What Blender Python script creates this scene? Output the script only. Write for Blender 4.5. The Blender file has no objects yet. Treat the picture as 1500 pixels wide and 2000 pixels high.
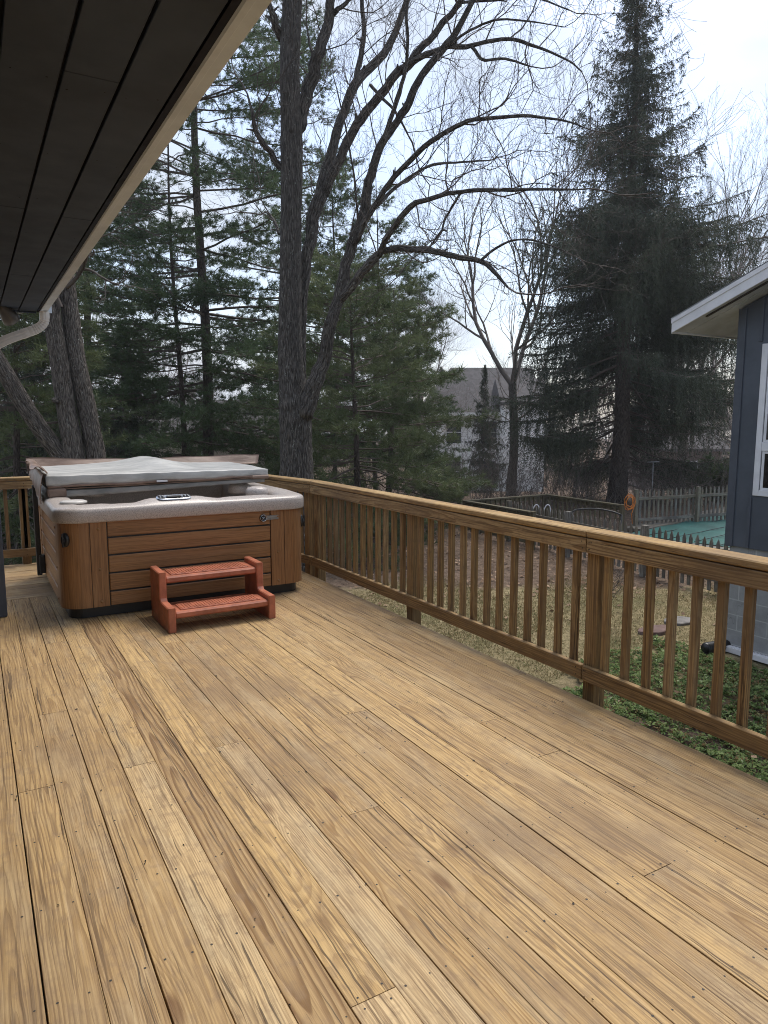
import bpy, math, random
import numpy as np
from mathutils import Vector, Matrix

R = math.radians
sc = bpy.context.scene
# ------------------------------------------------------------------ camera, sky, sun, exposure
EYE = np.array([0.0, 0.0, 1.6])           # eye height above the deck boards
YAW, PITCH, FPX = R(30.2), math.atan(180 / 1380), 1380.0
cam_d = bpy.data.cameras.new('camera')
cam = bpy.data.objects.new('camera', cam_d)
sc.collection.objects.link(cam)
cam.location = EYE
cam.rotation_euler = (R(90) - PITCH, 0, -YAW)
cam_d.sensor_fit = 'VERTICAL'
cam_d.sensor_height = 36.0
cam_d.lens = 36.0 * FPX / 2000
cam_d.clip_start, cam_d.clip_end = 0.05, 2000
sc.camera = cam

SUN_EL, SUN_AZ = R(62), R(58)             # azimuth measured from +Y towards +X
world = bpy.data.worlds.new('World')
sc.world = world
world.use_nodes = True
wt = world.node_tree
for n_ in list(wt.nodes):
    wt.nodes.remove(n_)
wo = wt.nodes.new('ShaderNodeOutputWorld')
wb = wt.nodes.new('ShaderNodeBackground')
wb.inputs['Strength'].default_value = 0.13
sky = wt.nodes.new('ShaderNodeTexSky')
sky.sky_type = 'NISHITA'
sky.sun_disc = False
sky.sun_elevation = SUN_EL
sky.sun_rotation = SUN_AZ
sky.dust_density = 2.0
tc = wt.nodes.new('ShaderNodeTexCoord')
mp = wt.nodes.new('ShaderNodeMapping')
mp.inputs['Scale'].default_value = (1.0, 1.0, 2.2)
mp.inputs['Location'].default_value = (0.35, 0.2, 0.1)
nz = wt.nodes.new('ShaderNodeTexNoise')
nz.inputs['Scale'].default_value = 2.6
nz.inputs['Detail'].default_value = 5
nz.inputs['Roughness'].default_value = 0.55
rp = wt.nodes.new('ShaderNodeValToRGB')
rp.color_ramp.elements[0].position = 0.42
rp.color_ramp.elements[0].color = (0.30, 0.30, 0.30, 1)
rp.color_ramp.elements[1].position = 0.64
rp.color_ramp.elements[1].color = (1, 1, 1, 1)
mx = wt.nodes.new('ShaderNodeMix')
mx.data_type = 'RGBA'
nz2 = wt.nodes.new('ShaderNodeTexNoise')
nz2.inputs['Scale'].default_value = 1.7
nz2.inputs['Detail'].default_value = 4
cr2 = wt.nodes.new('ShaderNodeValToRGB')
cr2.color_ramp.elements[0].position = 0.35
cr2.color_ramp.elements[0].color = (2.65, 3.0, 3.6, 1)
cr2.color_ramp.elements[1].position = 0.65
cr2.color_ramp.elements[1].color = (3.4, 3.48, 3.64, 1)
wt.links.new(tc.outputs['Generated'], mp.inputs['Vector'])
wt.links.new(mp.outputs['Vector'], nz.inputs['Vector'])
wt.links.new(mp.outputs['Vector'], nz2.inputs['Vector'])
wt.links.new(nz.outputs['Fac'], rp.inputs['Fac'])
wt.links.new(nz2.outputs['Fac'], cr2.inputs['Fac'])
wt.links.new(rp.outputs['Color'], mx.inputs[0])
wt.links.new(sky.outputs['Color'], mx.inputs[6])
wt.links.new(cr2.outputs['Color'], mx.inputs[7])
wt.links.new(mx.outputs[2], wb.inputs['Color'])
wt.links.new(wb.outputs['Background'], wo.inputs['Surface'])

sun_d = bpy.data.lights.new('sun', 'SUN')
sun_d.energy = 1.5
sun_d.angle = R(30)
sun_d.color = (1.0, 0.95, 0.87)
sun = bpy.data.objects.new('sun', sun_d)
sc.collection.objects.link(sun)
sd = Vector((math.sin(SUN_AZ) * math.cos(SUN_EL), math.cos(SUN_AZ) * math.cos(SUN_EL), math.sin(SUN_EL)))
sun.rotation_euler = sd.to_track_quat('Z', 'Y').to_euler()
sc.view_settings.view_transform = 'Standard'
sc.view_settings.look = 'None'
sc.view_settings.gamma = 1
sc.view_settings.exposure = 1.10
sc.cycles.max_bounces = 8
sc.cycles.filter_width = 1.0
sc.cycles.use_denoising = True
sc.cycles.denoiser = 'OPENIMAGEDENOISE'
sc.cycles.denoising_input_passes = 'RGB_ALBEDO_NORMAL'
sc.cycles.denoising_prefilter = 'NONE'
sc.cycles.diffuse_bounces = 5
sc.cycles.transparent_max_bounces = 8

# ------------------------------------------------------------------ survey helpers (photo sight line -> place at a real distance)
FW = np.array([math.sin(YAW), math.cos(YAW), 0.0])
RT = np.array([math.cos(YAW), -math.sin(YAW), 0.0])
def ray(u, v):
    x, z = (u - 750) / FPX, (1000 - v) / FPX
    cy = math.cos(PITCH) + z * math.sin(PITCH)
    return RT * x + FW * cy + np.array([0, 0, -math.sin(PITCH) + z * math.cos(PITCH)])
def P(u, v, d):
    r = ray(u, v)
    return EYE + r * (d / (r @ FW))
def at_y(u, v, y):
    r = ray(u, v)
    return EYE + r * (y / r[1])
def smooth(a, b, x):
    t = np.clip((x - a) / (b - a), 0, 1)
    return t * t * (3 - 2 * t)
def ground_z(x, y):
    d = x * FW[0] + y * FW[1]
    return -1.47 - 2.4 * smooth(24, 60, d)

# ------------------------------------------------------------------ mesh helpers
class MB:
    """collects geometry for ONE mesh object"""
    def __init__(s):
        s.V, s.F, s.G, s.T, s.S = [], [], [], [], []
    def add(s, verts, faces, g=None, t=(.5, .5, .5), smooth_=False):
        o = len(s.V)
        s.V += [tuple(v) for v in verts]
        s.F += [tuple(i + o for i in f) for f in faces]
        s.G += [tuple(q) for q in (g if g is not None else verts)]
        s.T += [tuple(t)] * len(verts)
        s.S += [smooth_] * len(faces)
        return s

ORIGIN = {}
def link(o):
    sc.collection.objects.link(o)
    return o
def finish(name, me, mats, parent, origin, pts_local):
    for m in (mats if isinstance(mats, (list, tuple)) else [mats]):
        me.materials.append(m)
    o = link(bpy.data.objects.new(name, me))
    if parent is not None:
        o.parent = parent
        ORIGIN[o] = ORIGIN.get(parent, np.zeros(3))
    else:
        o.location = origin
        ORIGIN[o] = np.array(origin, float)
    return o
def obj(name, mb, mat, parent=None, origin=None, local=False):
    """mesh object from world-space geometry (local=True: geometry is already in the parent's frame)"""
    V = np.array(mb.V, float)
    if parent is not None:
        off = np.zeros(3) if local else ORIGIN[parent]
    else:
        if origin is None:
            origin = ((V[:, 0].min() + V[:, 0].max()) / 2, (V[:, 1].min() + V[:, 1].max()) / 2, V[:, 2].min())
        off = np.array(origin, float)
    me = bpy.data.meshes.new(name)
    me.from_pydata((V - off).tolist(), [], mb.F)
    me.polygons.foreach_set('use_smooth', mb.S)
    a = me.attributes.new('gco', 'FLOAT_VECTOR', 'POINT')
    a.data.foreach_set('vector', np.array(mb.G, np.float32).ravel())
    a = me.attributes.new('tone', 'FLOAT_VECTOR', 'POINT')
    a.data.foreach_set('vector', np.array(mb.T, np.float32).ravel())
    me.update()
    return finish(name, me, mat, parent, origin, None)
def big(name, V, F, mat, parent=None, origin=(0, 0, 0), tone=None, gco=None, local=False, smooth_=False):
    """fast path: V (n,3), F (m,k) arrays"""
    V = np.asarray(V, np.float32); F = np.asarray(F, np.int32)
    off = (np.zeros(3) if local else ORIGIN[parent]) if parent is not None else np.array(origin, float)
    me = bpy.data.meshes.new(name)
    k = F.shape[1]
    me.vertices.add(len(V)); me.loops.add(F.size); me.polygons.add(len(F))
    me.vertices.foreach_set('co', (V - off.astype(np.float32)).ravel())
    me.loops.foreach_set('vertex_index', F.ravel())
    me.polygons.foreach_set('loop_start', np.arange(0, F.size, k, dtype=np.int32))
    me.polygons.foreach_set('use_smooth', np.full(len(F), smooth_))
    if tone is not None:
        a = me.attributes.new('tone', 'FLOAT_VECTOR', 'POINT')
        a.data.foreach_set('vector', np.asarray(tone, np.float32).ravel())
    if gco is not None:
        a = me.attributes.new('gco', 'FLOAT_VECTOR', 'POINT')
        a.data.foreach_set('vector', np.asarray(gco, np.float32).ravel())
    me.update(calc_edges=True)
    return finish(name, me, mat, parent, origin, None)
def crown_mesh(name, S, V2, F2, tone2, mat_wood, mat_leaf, parent, n=3, local=True):
    """branches and needles of one crown in one mesh (two materials)"""
    A = np.array([s[0] for s in S]); B = np.array([s[1] for s in S])
    V, F = segs(A, B, [s[2] for s in S], [s[3] for s in S], n)
    Ft = np.concatenate([F[:, [0, 1, 2]], F[:, [0, 2, 3]]])
    tone = np.concatenate([np.full((len(V), 3), .5), tone2])
    o = big(name, np.concatenate([V, V2]), np.concatenate([Ft, F2 + len(V)]), [mat_wood, mat_leaf], parent, tone=tone, local=local)
    mi = np.zeros(len(Ft) + len(F2), np.int32); mi[len(Ft):] = 1
    o.data.polygons.foreach_set('material_index', mi)
    return o
def tag(o, label=None, cat=None, group=None, kind=None):
    if label: o['label'] = label
    if cat: o['category'] = cat
    if group: o['group'] = group
    if kind: o['kind'] = kind
    return o
def thing(name, label, cat, loc=(0, 0, 0), rz=0, group=None):
    o = link(bpy.data.objects.new(name, None))
    o.location = loc; o.rotation_euler = (0, 0, rz)
    o.empty_display_size = 0.2
    ORIGIN[o] = np.array(loc, float)
    return tag(o, label, cat, group)
def copy_thing(src, loc, rz, scale, label, group=None):
    c = link(src.copy())
    c.location = loc; c.rotation_euler = (0, 0, rz); c.scale = (scale,) * 3 if np.isscalar(scale) else scale
    c['label'] = label
    if group: c['group'] = group
    for ch in list(src.children):
        d = link(ch.copy()); d.parent = c
        for g in list(ch.children):
            e = link(g.copy()); e.parent = d
    return c

def box(mb, lo, hi, t=(.5, .5, .5), M=None, g=None, ch=0.0):
    """box, its edges chamfered by ch"""
    lo, hi = np.array(lo, float), np.array(hi, float)
    if ch <= 0:
        v = [(x, y, z) for z in (lo[2], hi[2]) for y in (lo[1], hi[1]) for x in (lo[0], hi[0])]
        f = [(0, 2, 3, 1), (4, 5, 7, 6), (0, 1, 5, 4), (2, 6, 7, 3), (0, 4, 6, 2), (1, 3, 7, 5)]
    else:
        v, idx = [], {}
        for sx in (0, 1):
            for sy in (0, 1):
                for sz in (0, 1):
                    c = np.array([(lo, hi)[sx][0], (lo, hi)[sy][1], (lo, hi)[sz][2]])
                    inn = np.array([1 - 2 * sx, 1 - 2 * sy, 1 - 2 * sz]) * ch
                    for ax in range(3):
                        p = c + inn; p[ax] = c[ax]
                        idx[(sx, sy, sz, ax)] = len(v); v.append(tuple(p))
        f = []
        for ax in range(3):
            a, b = [k for k in range(3) if k != ax]
            for s_ in (0, 1):
                q = []
                for (i, j) in ((0, 0), (1, 0), (1, 1), (0, 1)):
                    k = [0, 0, 0]; k[ax] = s_; k[a] = i; k[b] = j
                    q.append(idx[(k[0], k[1], k[2], ax)])
                f.append(tuple(q))
            for i in (0, 1):
                for j in (0, 1):
                    k0 = [0, 0, 0]; k0[a] = i; k0[b] = j; k1 = list(k0); k1[ax] = 1
                    f.append((idx[(*k0, a)], idx[(*k0, b)], idx[(*k1, b)], idx[(*k1, a)]))
        for sx in (0, 1):
            for sy in (0, 1):
                for sz in (0, 1):
                    f.append(tuple(idx[(sx, sy, sz, ax)] for ax in range(3)))
        # consistent outward winding
        c0 = (lo + hi) / 2; va = np.array(v); g2 = []
        for q in f:
            p = va[list(q)]
            n = np.cross(p[1] - p[0], p[2] - p[0])
            g2.append(q if n @ (p.mean(0) - c0) > 0 else q[::-1])
        f = g2
    vv = np.array(v, float)
    gg = vv.copy() if g is None else g(vv)
    if M is not None:
        vv = np.array([list(M @ Vector(p)) for p in vv])
    mb.add(vv, f, gg, t)
    return mb

RNG = np.random.default_rng(7)
def wood_box(mb, lo, hi, axis, tone=None, M=None, ch=0.003, rng=RNG):
    """a sawn timber: grain runs along axis (0,1,2); gco = (across, along, through) inside its own log"""
    lo, hi = np.array(lo, float), np.array(hi, float)
    c = (lo + hi) / 2
    others = [k for k in range(3) if k != axis]
    if hi[others[0]] - lo[others[0]] < hi[others[1]] - lo[others[1]]:
        others = others[::-1]
    dx, dz = rng.uniform(-.05, .05), rng.uniform(.012, .07)
    dy = rng.uniform(0, 90)
    def g(v):
        return np.stack([v[:, others[0]] - c[others[0]] + dx, v[:, axis] + dy, v[:, others[1]] - c[others[1]] + dz], 1)
    if tone is None:
        tone = (rng.uniform(.2, .9), rng.uniform(.2, .9), rng.uniform(.1, .6))
    return box(mb, lo, hi, tone, M, g, ch)

def tube(mb, pts, rad, n=8, cap=True, t=(.5, .5, .5), rough=0.0, rng=RNG, flat=1.0):
    """round bar through pts with a radius at each point"""
    pts = np.array(pts, float); rad = np.broadcast_to(np.array(rad, float), (len(pts),))
    tg = np.gradient(pts, axis=0); tg /= np.linalg.norm(tg, axis=1)[:, None] + 1e-9
    ref = np.array([0, 0, 1.0]) if abs(tg[0][2]) < .9 else np.array([1.0, 0, 0])
    u = np.cross(tg[0], ref); u /= np.linalg.norm(u)
    V, G, L = [], [], 0.0
    for i, p in enumerate(pts):
        u = u - tg[i] * (u @ tg[i]); u /= np.linalg.norm(u) + 1e-9
        w = np.cross(tg[i], u)
        if i: L += np.linalg.norm(p - pts[i - 1])
        for k in range(n):
            a = 2 * math.pi * k / n
            r = rad[i] * (1 + (rng.uniform(-rough, rough) if rough else 0))
            q = (u * math.cos(a) + w * math.sin(a) * flat)
            V.append(p + q * r); G.append((math.cos(a) * rad[0], L, math.sin(a) * rad[0]))
    F = []
    for i in range(len(pts) - 1):
        for k in range(n):
            a, b = i * n + k, i * n + (k + 1) % n
            F.append((a, b, b + n, a + n))
    if cap:
        F.append(tuple(range(n))[::-1]); F.append(tuple(range((len(pts) - 1) * n, len(pts) * n)))
    mb.add(V, F, G, t, True)
    return mb
def spline(pts, m=6):
    """Catmull-Rom through rows of pts (any number of columns)"""
    p = np.array(pts, float)
    q = np.vstack([2 * p[0] - p[1], p, 2 * p[-1] - p[-2]])
    out = []
    for i in range(1, len(q) - 2):
        for k in range(m):
            t = k / m
            out.append(.5 * ((2 * q[i]) + (q[i + 1] - q[i - 1]) * t + (2 * q[i - 1] - 5 * q[i] + 4 * q[i + 1] - q[i + 2]) * t * t
                             + (3 * q[i] - q[i - 1] - 3 * q[i + 1] + q[i + 2]) * t ** 3))
    out.append(p[-1])
    return np.array(out)
def lathe(mb, prof, c, axis=2, n=20, t=(.5, .5, .5)):
    V, F = [], []
    for r, h in prof:
        for k in range(n):
            a = 2 * math.pi * k / n
            q = [r * math.cos(a), r * math.sin(a)]
            q.insert(axis, h) if axis < 2 else q.append(h)
            V.append(np.array(c) + q)
    for i in range(len(prof) - 1):
        for k in range(n):
            a, b = i * n + k, i * n + (k + 1) % n
            F.append((a, b, b + n, a + n))
    F.append(tuple(range(n))[::-1]); F.append(tuple(range((len(prof) - 1) * n, len(prof) * n)))
    mb.add(V, F, None, t, True)
    return mb
def segs(P0, P1, R0, R1, n=3):
    """thousands of little tapering twigs at once -> V, F(quads)"""
    P0, P1 = np.asarray(P0, float), np.asarray(P1, float)
    R0, R1 = np.asarray(R0, float)[:, None], np.asarray(R1, float)[:, None]
    d = P1 - P0; d /= np.linalg.norm(d, axis=1)[:, None] + 1e-9
    ref = np.where(np.abs(d[:, 2:3]) < .9, np.array([[0, 0, 1.0]]), np.array([[1.0, 0, 0]]))
    u = np.cross(d, ref); u /= np.linalg.norm(u, axis=1)[:, None] + 1e-9
    w = np.cross(d, u)
    rings = []
    for Pk, Rk in ((P0, R0), (P1, R1)):
        for k in range(n):
            a = 2 * math.pi * k / n
            rings.append(Pk + (u * math.cos(a) + w * math.sin(a)) * Rk)
    V = np.stack(rings, 1).reshape(-1, 3)
    b = (np.arange(len(P0)) * 2 * n)[:, None]
    F = np.concatenate([np.stack([b[:, 0] + k, b[:, 0] + (k + 1) % n, b[:, 0] + n + (k + 1) % n, b[:, 0] + n + k], 1) for k in range(n)])
    return V, F
def blades(C, D, k, length, width, spread, rng, jit=0.02):
    """k narrow leaves bursting from each centre -> V, F(tris), index of the centre per vertex"""
    C = np.repeat(np.asarray(C, float), k, 0); D = np.repeat(np.asarray(D, float), k, 0)
    n = len(C)
    d = D + spread * rng.normal(size=(n, 3)); d /= np.linalg.norm(d, axis=1)[:, None]
    p = np.cross(d, rng.normal(size=(n, 3))); p /= np.linalg.norm(p, axis=1)[:, None] + 1e-9
    c = C + jit * rng.normal(size=(n, 3))
    L = length * rng.uniform(.6, 1.2, (n, 1)); w = width * rng.uniform(.7, 1.2, (n, 1))
    V = np.stack([c - p * w / 2, c + p * w / 2, c + d * L], 1).reshape(-1, 3)
    F = np.arange(3 * n).reshape(-1, 3)
    return V, F, np.repeat(np.arange(n) // k, 3)

# ------------------------------------------------------------------ material helpers
class NT:
    def __init__(s, name):
        s.m = bpy.data.materials.new(name); s.m.use_nodes = True
        s.t = s.m.node_tree
        s.b = s.t.nodes['Principled BSDF']
        s.out = s.t.nodes['Material Output']
    def put(s, inp, v):
        if isinstance(v, bpy.types.NodeSocket): s.t.links.new(v, inp)
        elif v is not None:
            if hasattr(inp.default_value, '__len__') and len(inp.default_value) == 4 and len(v) == 3: v = (*v, 1)
            inp.default_value = v
    def attr(s, name, o='Vector'):
        n = s.t.nodes.new('ShaderNodeAttribute'); n.attribute_name = name
        return n.outputs[o]
    def coord(s, o='Object'):
        return s.t.nodes.new('ShaderNodeTexCoord').outputs[o]
    def pos(s):
        return s.t.nodes.new('ShaderNodeNewGeometry').outputs['Position']
    def oi(s):
        return s.t.nodes.new('ShaderNodeObjectInfo').outputs['Random']
    def sep(s, v):
        n = s.t.nodes.new('ShaderNodeSeparateXYZ'); s.put(n.inputs[0], v); return n.outputs
    def comb(s, x, y, z):
        n = s.t.nodes.new('ShaderNodeCombineXYZ')
        for i, q in enumerate((x, y, z)): s.put(n.inputs[i], q)
        return n.outputs[0]
    def math(s, op, a, b=None, c=None, clamp=False):
        n = s.t.nodes.new('ShaderNodeMath'); n.operation = op; n.use_clamp = clamp
        for i, q in enumerate((a, b, c)):
            if q is not None: s.put(n.inputs[i], q)
        return n.outputs[0]
    def vmul(s, v, sc_):
        n = s.t.nodes.new('ShaderNodeVectorMath'); n.operation = 'MULTIPLY'
        s.put(n.inputs[0], v); n.inputs[1].default_value = sc_
        return n.outputs[0]
    def vadd(s, v, w):
        n = s.t.nodes.new('ShaderNodeVectorMath'); n.operation = 'ADD'
        s.put(n.inputs[0], v); s.put(n.inputs[1], w)
        return n.outputs[0]
    def noise(s, v, scale=1.0, detail=3, rough=.5, dist=0.0, col=False):
        n = s.t.nodes.new('ShaderNodeTexNoise')
        s.put(n.inputs['Vector'], v); n.inputs['Scale'].default_value = scale
        n.inputs['Detail'].default_value = detail; n.inputs['Roughness'].default_value = rough
        n.inputs['Distortion'].default_value = dist
        return n.outputs['Color' if col else 'Fac']
    def voro(s, v, scale=1.0, feature='F1', out='Distance'):
        n = s.t.nodes.new('ShaderNodeTexVoronoi'); n.feature = feature
        s.put(n.inputs['Vector'], v); n.inputs['Scale'].default_value = scale
        return n.outputs[out]
    def ss(s, v, a, b, lo=0.0, hi=1.0):
        n = s.t.nodes.new('ShaderNodeMapRange'); n.interpolation_type = 'SMOOTHSTEP'
        s.put(n.inputs[0], v)
        for i, q in enumerate((a, b, lo, hi)): n.inputs[i + 1].default_value = q
        return n.outputs[0]
    def mix(s, f, a, b, mode='MIX'):
        n = s.t.nodes.new('ShaderNodeMix'); n.data_type = 'RGBA'; n.blend_type = mode
        s.put(n.inputs[0], f); s.put(n.inputs[6], a); s.put(n.inputs[7], b)
        return n.outputs[2]
    def bump(s, h, strength=.3, dist=.01):
        n = s.t.nodes.new('ShaderNodeBump'); n.inputs['Strength'].default_value = strength
        n.inputs['Distance'].default_value = dist; s.put(n.inputs['Height'], h)
        s.t.links.new(n.outputs[0], s.b.inputs['Normal'])
    def done(s, col=None, rough=.6, spec=.3, metal=0.0):
        s.put(s.b.inputs['Base Color'], col); s.put(s.b.inputs['Roughness'], rough)
        s.b.inputs['Specular IOR Level'].default_value = spec; s.b.inputs['Metallic'].default_value = metal
        return s.m

def wood(name, tint=(1, 1, 1), freq=90.0, weather=1.0):
    """flat-sawn softwood: rings of a log cut by the board, knots, checks, weathering"""
    N = NT(name)
    g = N.attr('gco'); x, y, z = N.sep(g)
    tn = N.attr('tone'); ta, tb, tg = N.sep(tn)
    w1 = N.noise(N.vmul(g, (4, 1.1, 4)), 1.0, 2, .5)
    w2 = N.noise(N.vmul(g, (14, 4.0, 14)), 1.0, 2, .5)
    kd = N.voro(N.vmul(g, (3.2, 1.15, 3.2)), 1.0)                       # sparse knots
    kf = N.ss(kd, .02, .34, 1.0, 0.0)
    knot = N.ss(kd, .055, .115, 1.0, 0.0)
    xx = N.math('ADD', x, N.math('MULTIPLY', N.math('SUBTRACT', w1, .5), .06))
    zz = N.math('ADD', z, N.math('MULTIPLY', N.math('SUBTRACT', N.noise(N.comb(0, N.math('MULTIPLY', y, .55), N.math('MULTIPLY', z, 2.0)), 1.0, 1), .5), .16))
    r = N.math('SQRT', N.math('ADD', N.math('MULTIPLY', xx, xx), N.math('MULTIPLY', zz, zz)))
    r = N.math('ADD', r, N.math('MULTIPLY', N.math('SUBTRACT', w2, .5), .012))
    r = N.math('ADD', r, N.math('MULTIPLY', kf, .03))
    t = N.math('FRACT', N.math('MULTIPLY', r, N.math('MULTIPLY', N.math('ADD', N.math('MULTIPLY', tg, 1.0), .62), freq)))
    ring = N.math('MULTIPLY', N.ss(t, .30, .88), N.ss(t, .92, 1.0, 1.0, 0.0))
    fib = N.noise(N.vmul(g, (150, 3.5, 150)), 1.0, 4, .65)
    fib2 = N.noise(N.vmul(g, (90, 2.2, 90)), 1.0, 3, .6)
    patch = N.noise(N.vmul(g, (9, 2.2, 9)), 1.0, 5, .62)
    patch2 = N.noise(N.vmul(g, (22, 16, 22)), 1.0, 4, .6)
    T = lambda c: tuple(a * b for a, b in zip(c, tint))
    early = N.mix(ta, T((.54, .375, .165)), T((.42, .285, .13)))
    late = N.mix(ta, T((.24, .135, .048)), T((.14, .08, .036)))
    contrast = N.math('ADD', N.math('MULTIPLY', N.math('MULTIPLY', tb, tb), .62), .36)
    bv = N.math('FRACT', N.math('MULTIPLY', ta, 7.31))                   # each board its own shade
    early = N.mix(N.ss(bv, .0, .45, .50, 0), early, T((.31, .205, .10)))
    early = N.mix(N.ss(bv, .58, 1.0, 0, .65), early, T((.66, .52, .31)))
    col = N.mix(N.math('MULTIPLY', ring, contrast), early, late)
    grey = N.math('MULTIPLY', N.ss(patch, .42, .68), N.math('MULTIPLY', tg, .62 * weather))
    col = N.mix(grey, col, T((.43, .355, .225)))
    col = N.mix(N.ss(patch2, .48, .70, 0, .50 * weather), col, T((.25, .175, .105)))
    col = N.mix(N.ss(fib, .34, .60, .55, 0.0), col, T((.17, .105, .055)))
    col = N.mix(N.ss(fib2, .55, .75, 0.0, .35), col, T((.62, .47, .27)))
    col = N.mix(N.math('MULTIPLY', knot, .75), col, T((.13, .065, .03)))
    crk = N.noise(N.vmul(N.vadd(g, N.comb(N.math('MULTIPLY', w2, .03), 0, 0)), (70, .9, 70)), 1.0, 2, .5)
    crack = N.math('MULTIPLY', N.ss(crk, .655, .69), N.ss(patch, .36, .52))
    col = N.mix(N.math('MULTIPLY', crack, .8), col, T((.06, .04, .025)))
    hair = N.noise(N.vmul(N.vadd(g, N.comb(N.math('MULTIPLY', w2, .02), 0, 0)), (85, 1.2, 85)), 1.0, 3, .6)
    col = N.mix(N.ss(hair, .56, .64, 0, .7), col, T((.12, .075, .04)))
    stain = N.noise(N.vmul(N.coord('Object'), (1.1, .8, 1)), 1.0, 4, .6)
    col = N.mix(N.ss(stain, .49, .66, 0, .58 * weather), col, T((.21, .145, .085)))
    scuff = N.noise(N.vmul(N.vadd(N.coord('Object'), (3.3, 1.7, 0)), (5.5, .9, 1)), 1.0, 5, .65)
    col = N.mix(N.ss(scuff, .53, .70, 0, .26 * weather), col, T((.62, .49, .28)))
    h = N.math('SUBTRACT', N.math('ADD', N.math('MULTIPLY', ring, .4), N.math('MULTIPLY', fib, .5)), N.math('MULTIPLY', crack, 1.6))
    N.bump(h, .35, .004)
    return N.done(col, .68, .25)

def plain(name, col, rough=.5, spec=.4, metal=0.0, var=.12, scale=6.0, bump=0.0, bscale=60.0):
    N = NT(name)
    c = N.coord('Object')
    n1 = N.noise(c, scale, 5, .6)
    dark = tuple(q * (1 - var) for q in col); lite = tuple(min(1, q * (1 + var)) for q in col)
    k = N.mix(N.ss(n1, .3, .7), dark, lite)
    if bump: N.bump(N.noise(c, bscale, 4, .6), bump, .004)
    r = N.math('ADD', N.math('MULTIPLY', N.noise(c, scale * 2.3, 4, .6), .25), rough - .125)
    return N.done(k, r, spec, metal)

def bark(name, c1, c2, lichen=.25):
    N = NT(name)
    g = N.attr('gco')
    rid = N.voro(N.vmul(g, (26, 5.5, 26)), 1.0, 'DISTANCE_TO_EDGE')
    n1 = N.noise(N.vmul(g, (34, 8, 34)), 1.0, 5, .65)
    n2 = N.noise(N.vmul(g, (6, 2.5, 6)), 1.0, 4, .6)
    col = N.mix(N.ss(rid, .02, .22), tuple(q * .45 for q in c1), c1)
    col = N.mix(N.ss(n1, .4, .7), col, c2)
    li = N.math('MULTIPLY', N.ss(N.noise(N.vmul(g, (30, 22, 30)), 1.0, 3, .5), .58, .68), N.ss(n2, .45, .7))
    col = N.mix(N.math('MULTIPLY', li, lichen * 2), col, (.34, .35, .31))
    N.bump(N.math('ADD', N.ss(rid, 0, .25), N.math('MULTIPLY', n1, .6)), .9, .03)
    return N.done(col, .85, .15)

def leafy(name, c1, c2, c3=None, rough=.6, trans=.25):
    """needles and leaves: colour varies clump by clump (tone.x) and plant by plant"""
    N = NT(name)
    a, b, c = N.sep(N.attr('tone'))
    col = N.mix(a, c1, c2)
    if c3: col = N.mix(N.ss(b, .8, .9), col, c3)
    N.done(col, rough, .2)
    tr = N.t.nodes.new('ShaderNodeBsdfTranslucent'); N.put(tr.inputs['Color'], col)
    mxs = N.t.nodes.new('ShaderNodeMixShader'); mxs.inputs[0].default_value = trans
    N.t.links.new(N.b.outputs[0], mxs.inputs[1]); N.t.links.new(tr.outputs[0], mxs.inputs[2])
    N.t.links.new(mxs.outputs[0], N.out.inputs['Surface'])
    return N.m

M_DECK = wood('deck_timber', (1.05, 1.02, 1.02))
M_RAIL = wood('rail_timber', (.76, .71, .655), 75, 1.0)
M_CAP = wood('pale_cap_timber', (.92, .86, .78), 80, 1.0)  # same timber as the rails in a lighter tint
M_FENCE = wood('grey_fence_timber', (.50, .64, 1.0), 80, 1.3)
M_POOLRAIL = wood('mossy_fence_timber', (.32, .40, .48), 80, 1.3)
M_NAIL = plain('rusty_nail', (.035, .028, .022), .6)
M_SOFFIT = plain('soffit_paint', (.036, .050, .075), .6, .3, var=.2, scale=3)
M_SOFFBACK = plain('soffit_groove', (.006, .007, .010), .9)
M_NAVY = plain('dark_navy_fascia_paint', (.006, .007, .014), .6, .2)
M_GUTTER = plain('cream_gutter_paint', (.60, .67, .74), .45, .4, var=.08)
M_DOWN = plain('white_downspout_paint', (.74, .73, .70), .4, .4, var=.08)
M_SHINGLE = plain('roof_shingles', (.10, .10, .105), .9, .1, var=.35, scale=9)
M_BLUE = plain('slate_blue_siding', (.080, .092, .113), .55, .35, var=.14, scale=2.2, bump=.15, bscale=25)
M_BLUETRIM = plain('slate_blue_trim', (.070, .080, .100), .5, .4, var=.1)
M_WHITE = plain('white_trim_paint', (.72, .72, .74), .45, .4, var=.1, scale=3)
M_WSOFF = plain('white_soffit_paint', (.50, .52, .56), .6, .3, var=.2, scale=2)
M_BLACKPL = plain('black_plastic', (.012, .012, .013), .4, .5)
M_METAL = plain('grey_metal', (.22, .22, .22), .35, .5, .6)
M_CHROME = plain('chrome', (.62, .63, .65), .22, .5, .95, var=.1, scale=40)
M_BRASS = plain('brown_screw', (.30, .17, .07), .35, .5, .4)
M_ORANGE = plain('orange_hose_rubber', (.62, .21, .03), .5)
M_COVERPOOL = plain('green_pool_cover', (.030, .115, .10), .55, .35, var=.25, scale=1.2)
M_CONC = plain('concrete', (.33, .31, .28), .85, .2, var=.2, scale=3, bump=.2)
M_LAMP = plain('grey_lamp_enamel', (.12, .12, .12), .35, .5)

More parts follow.
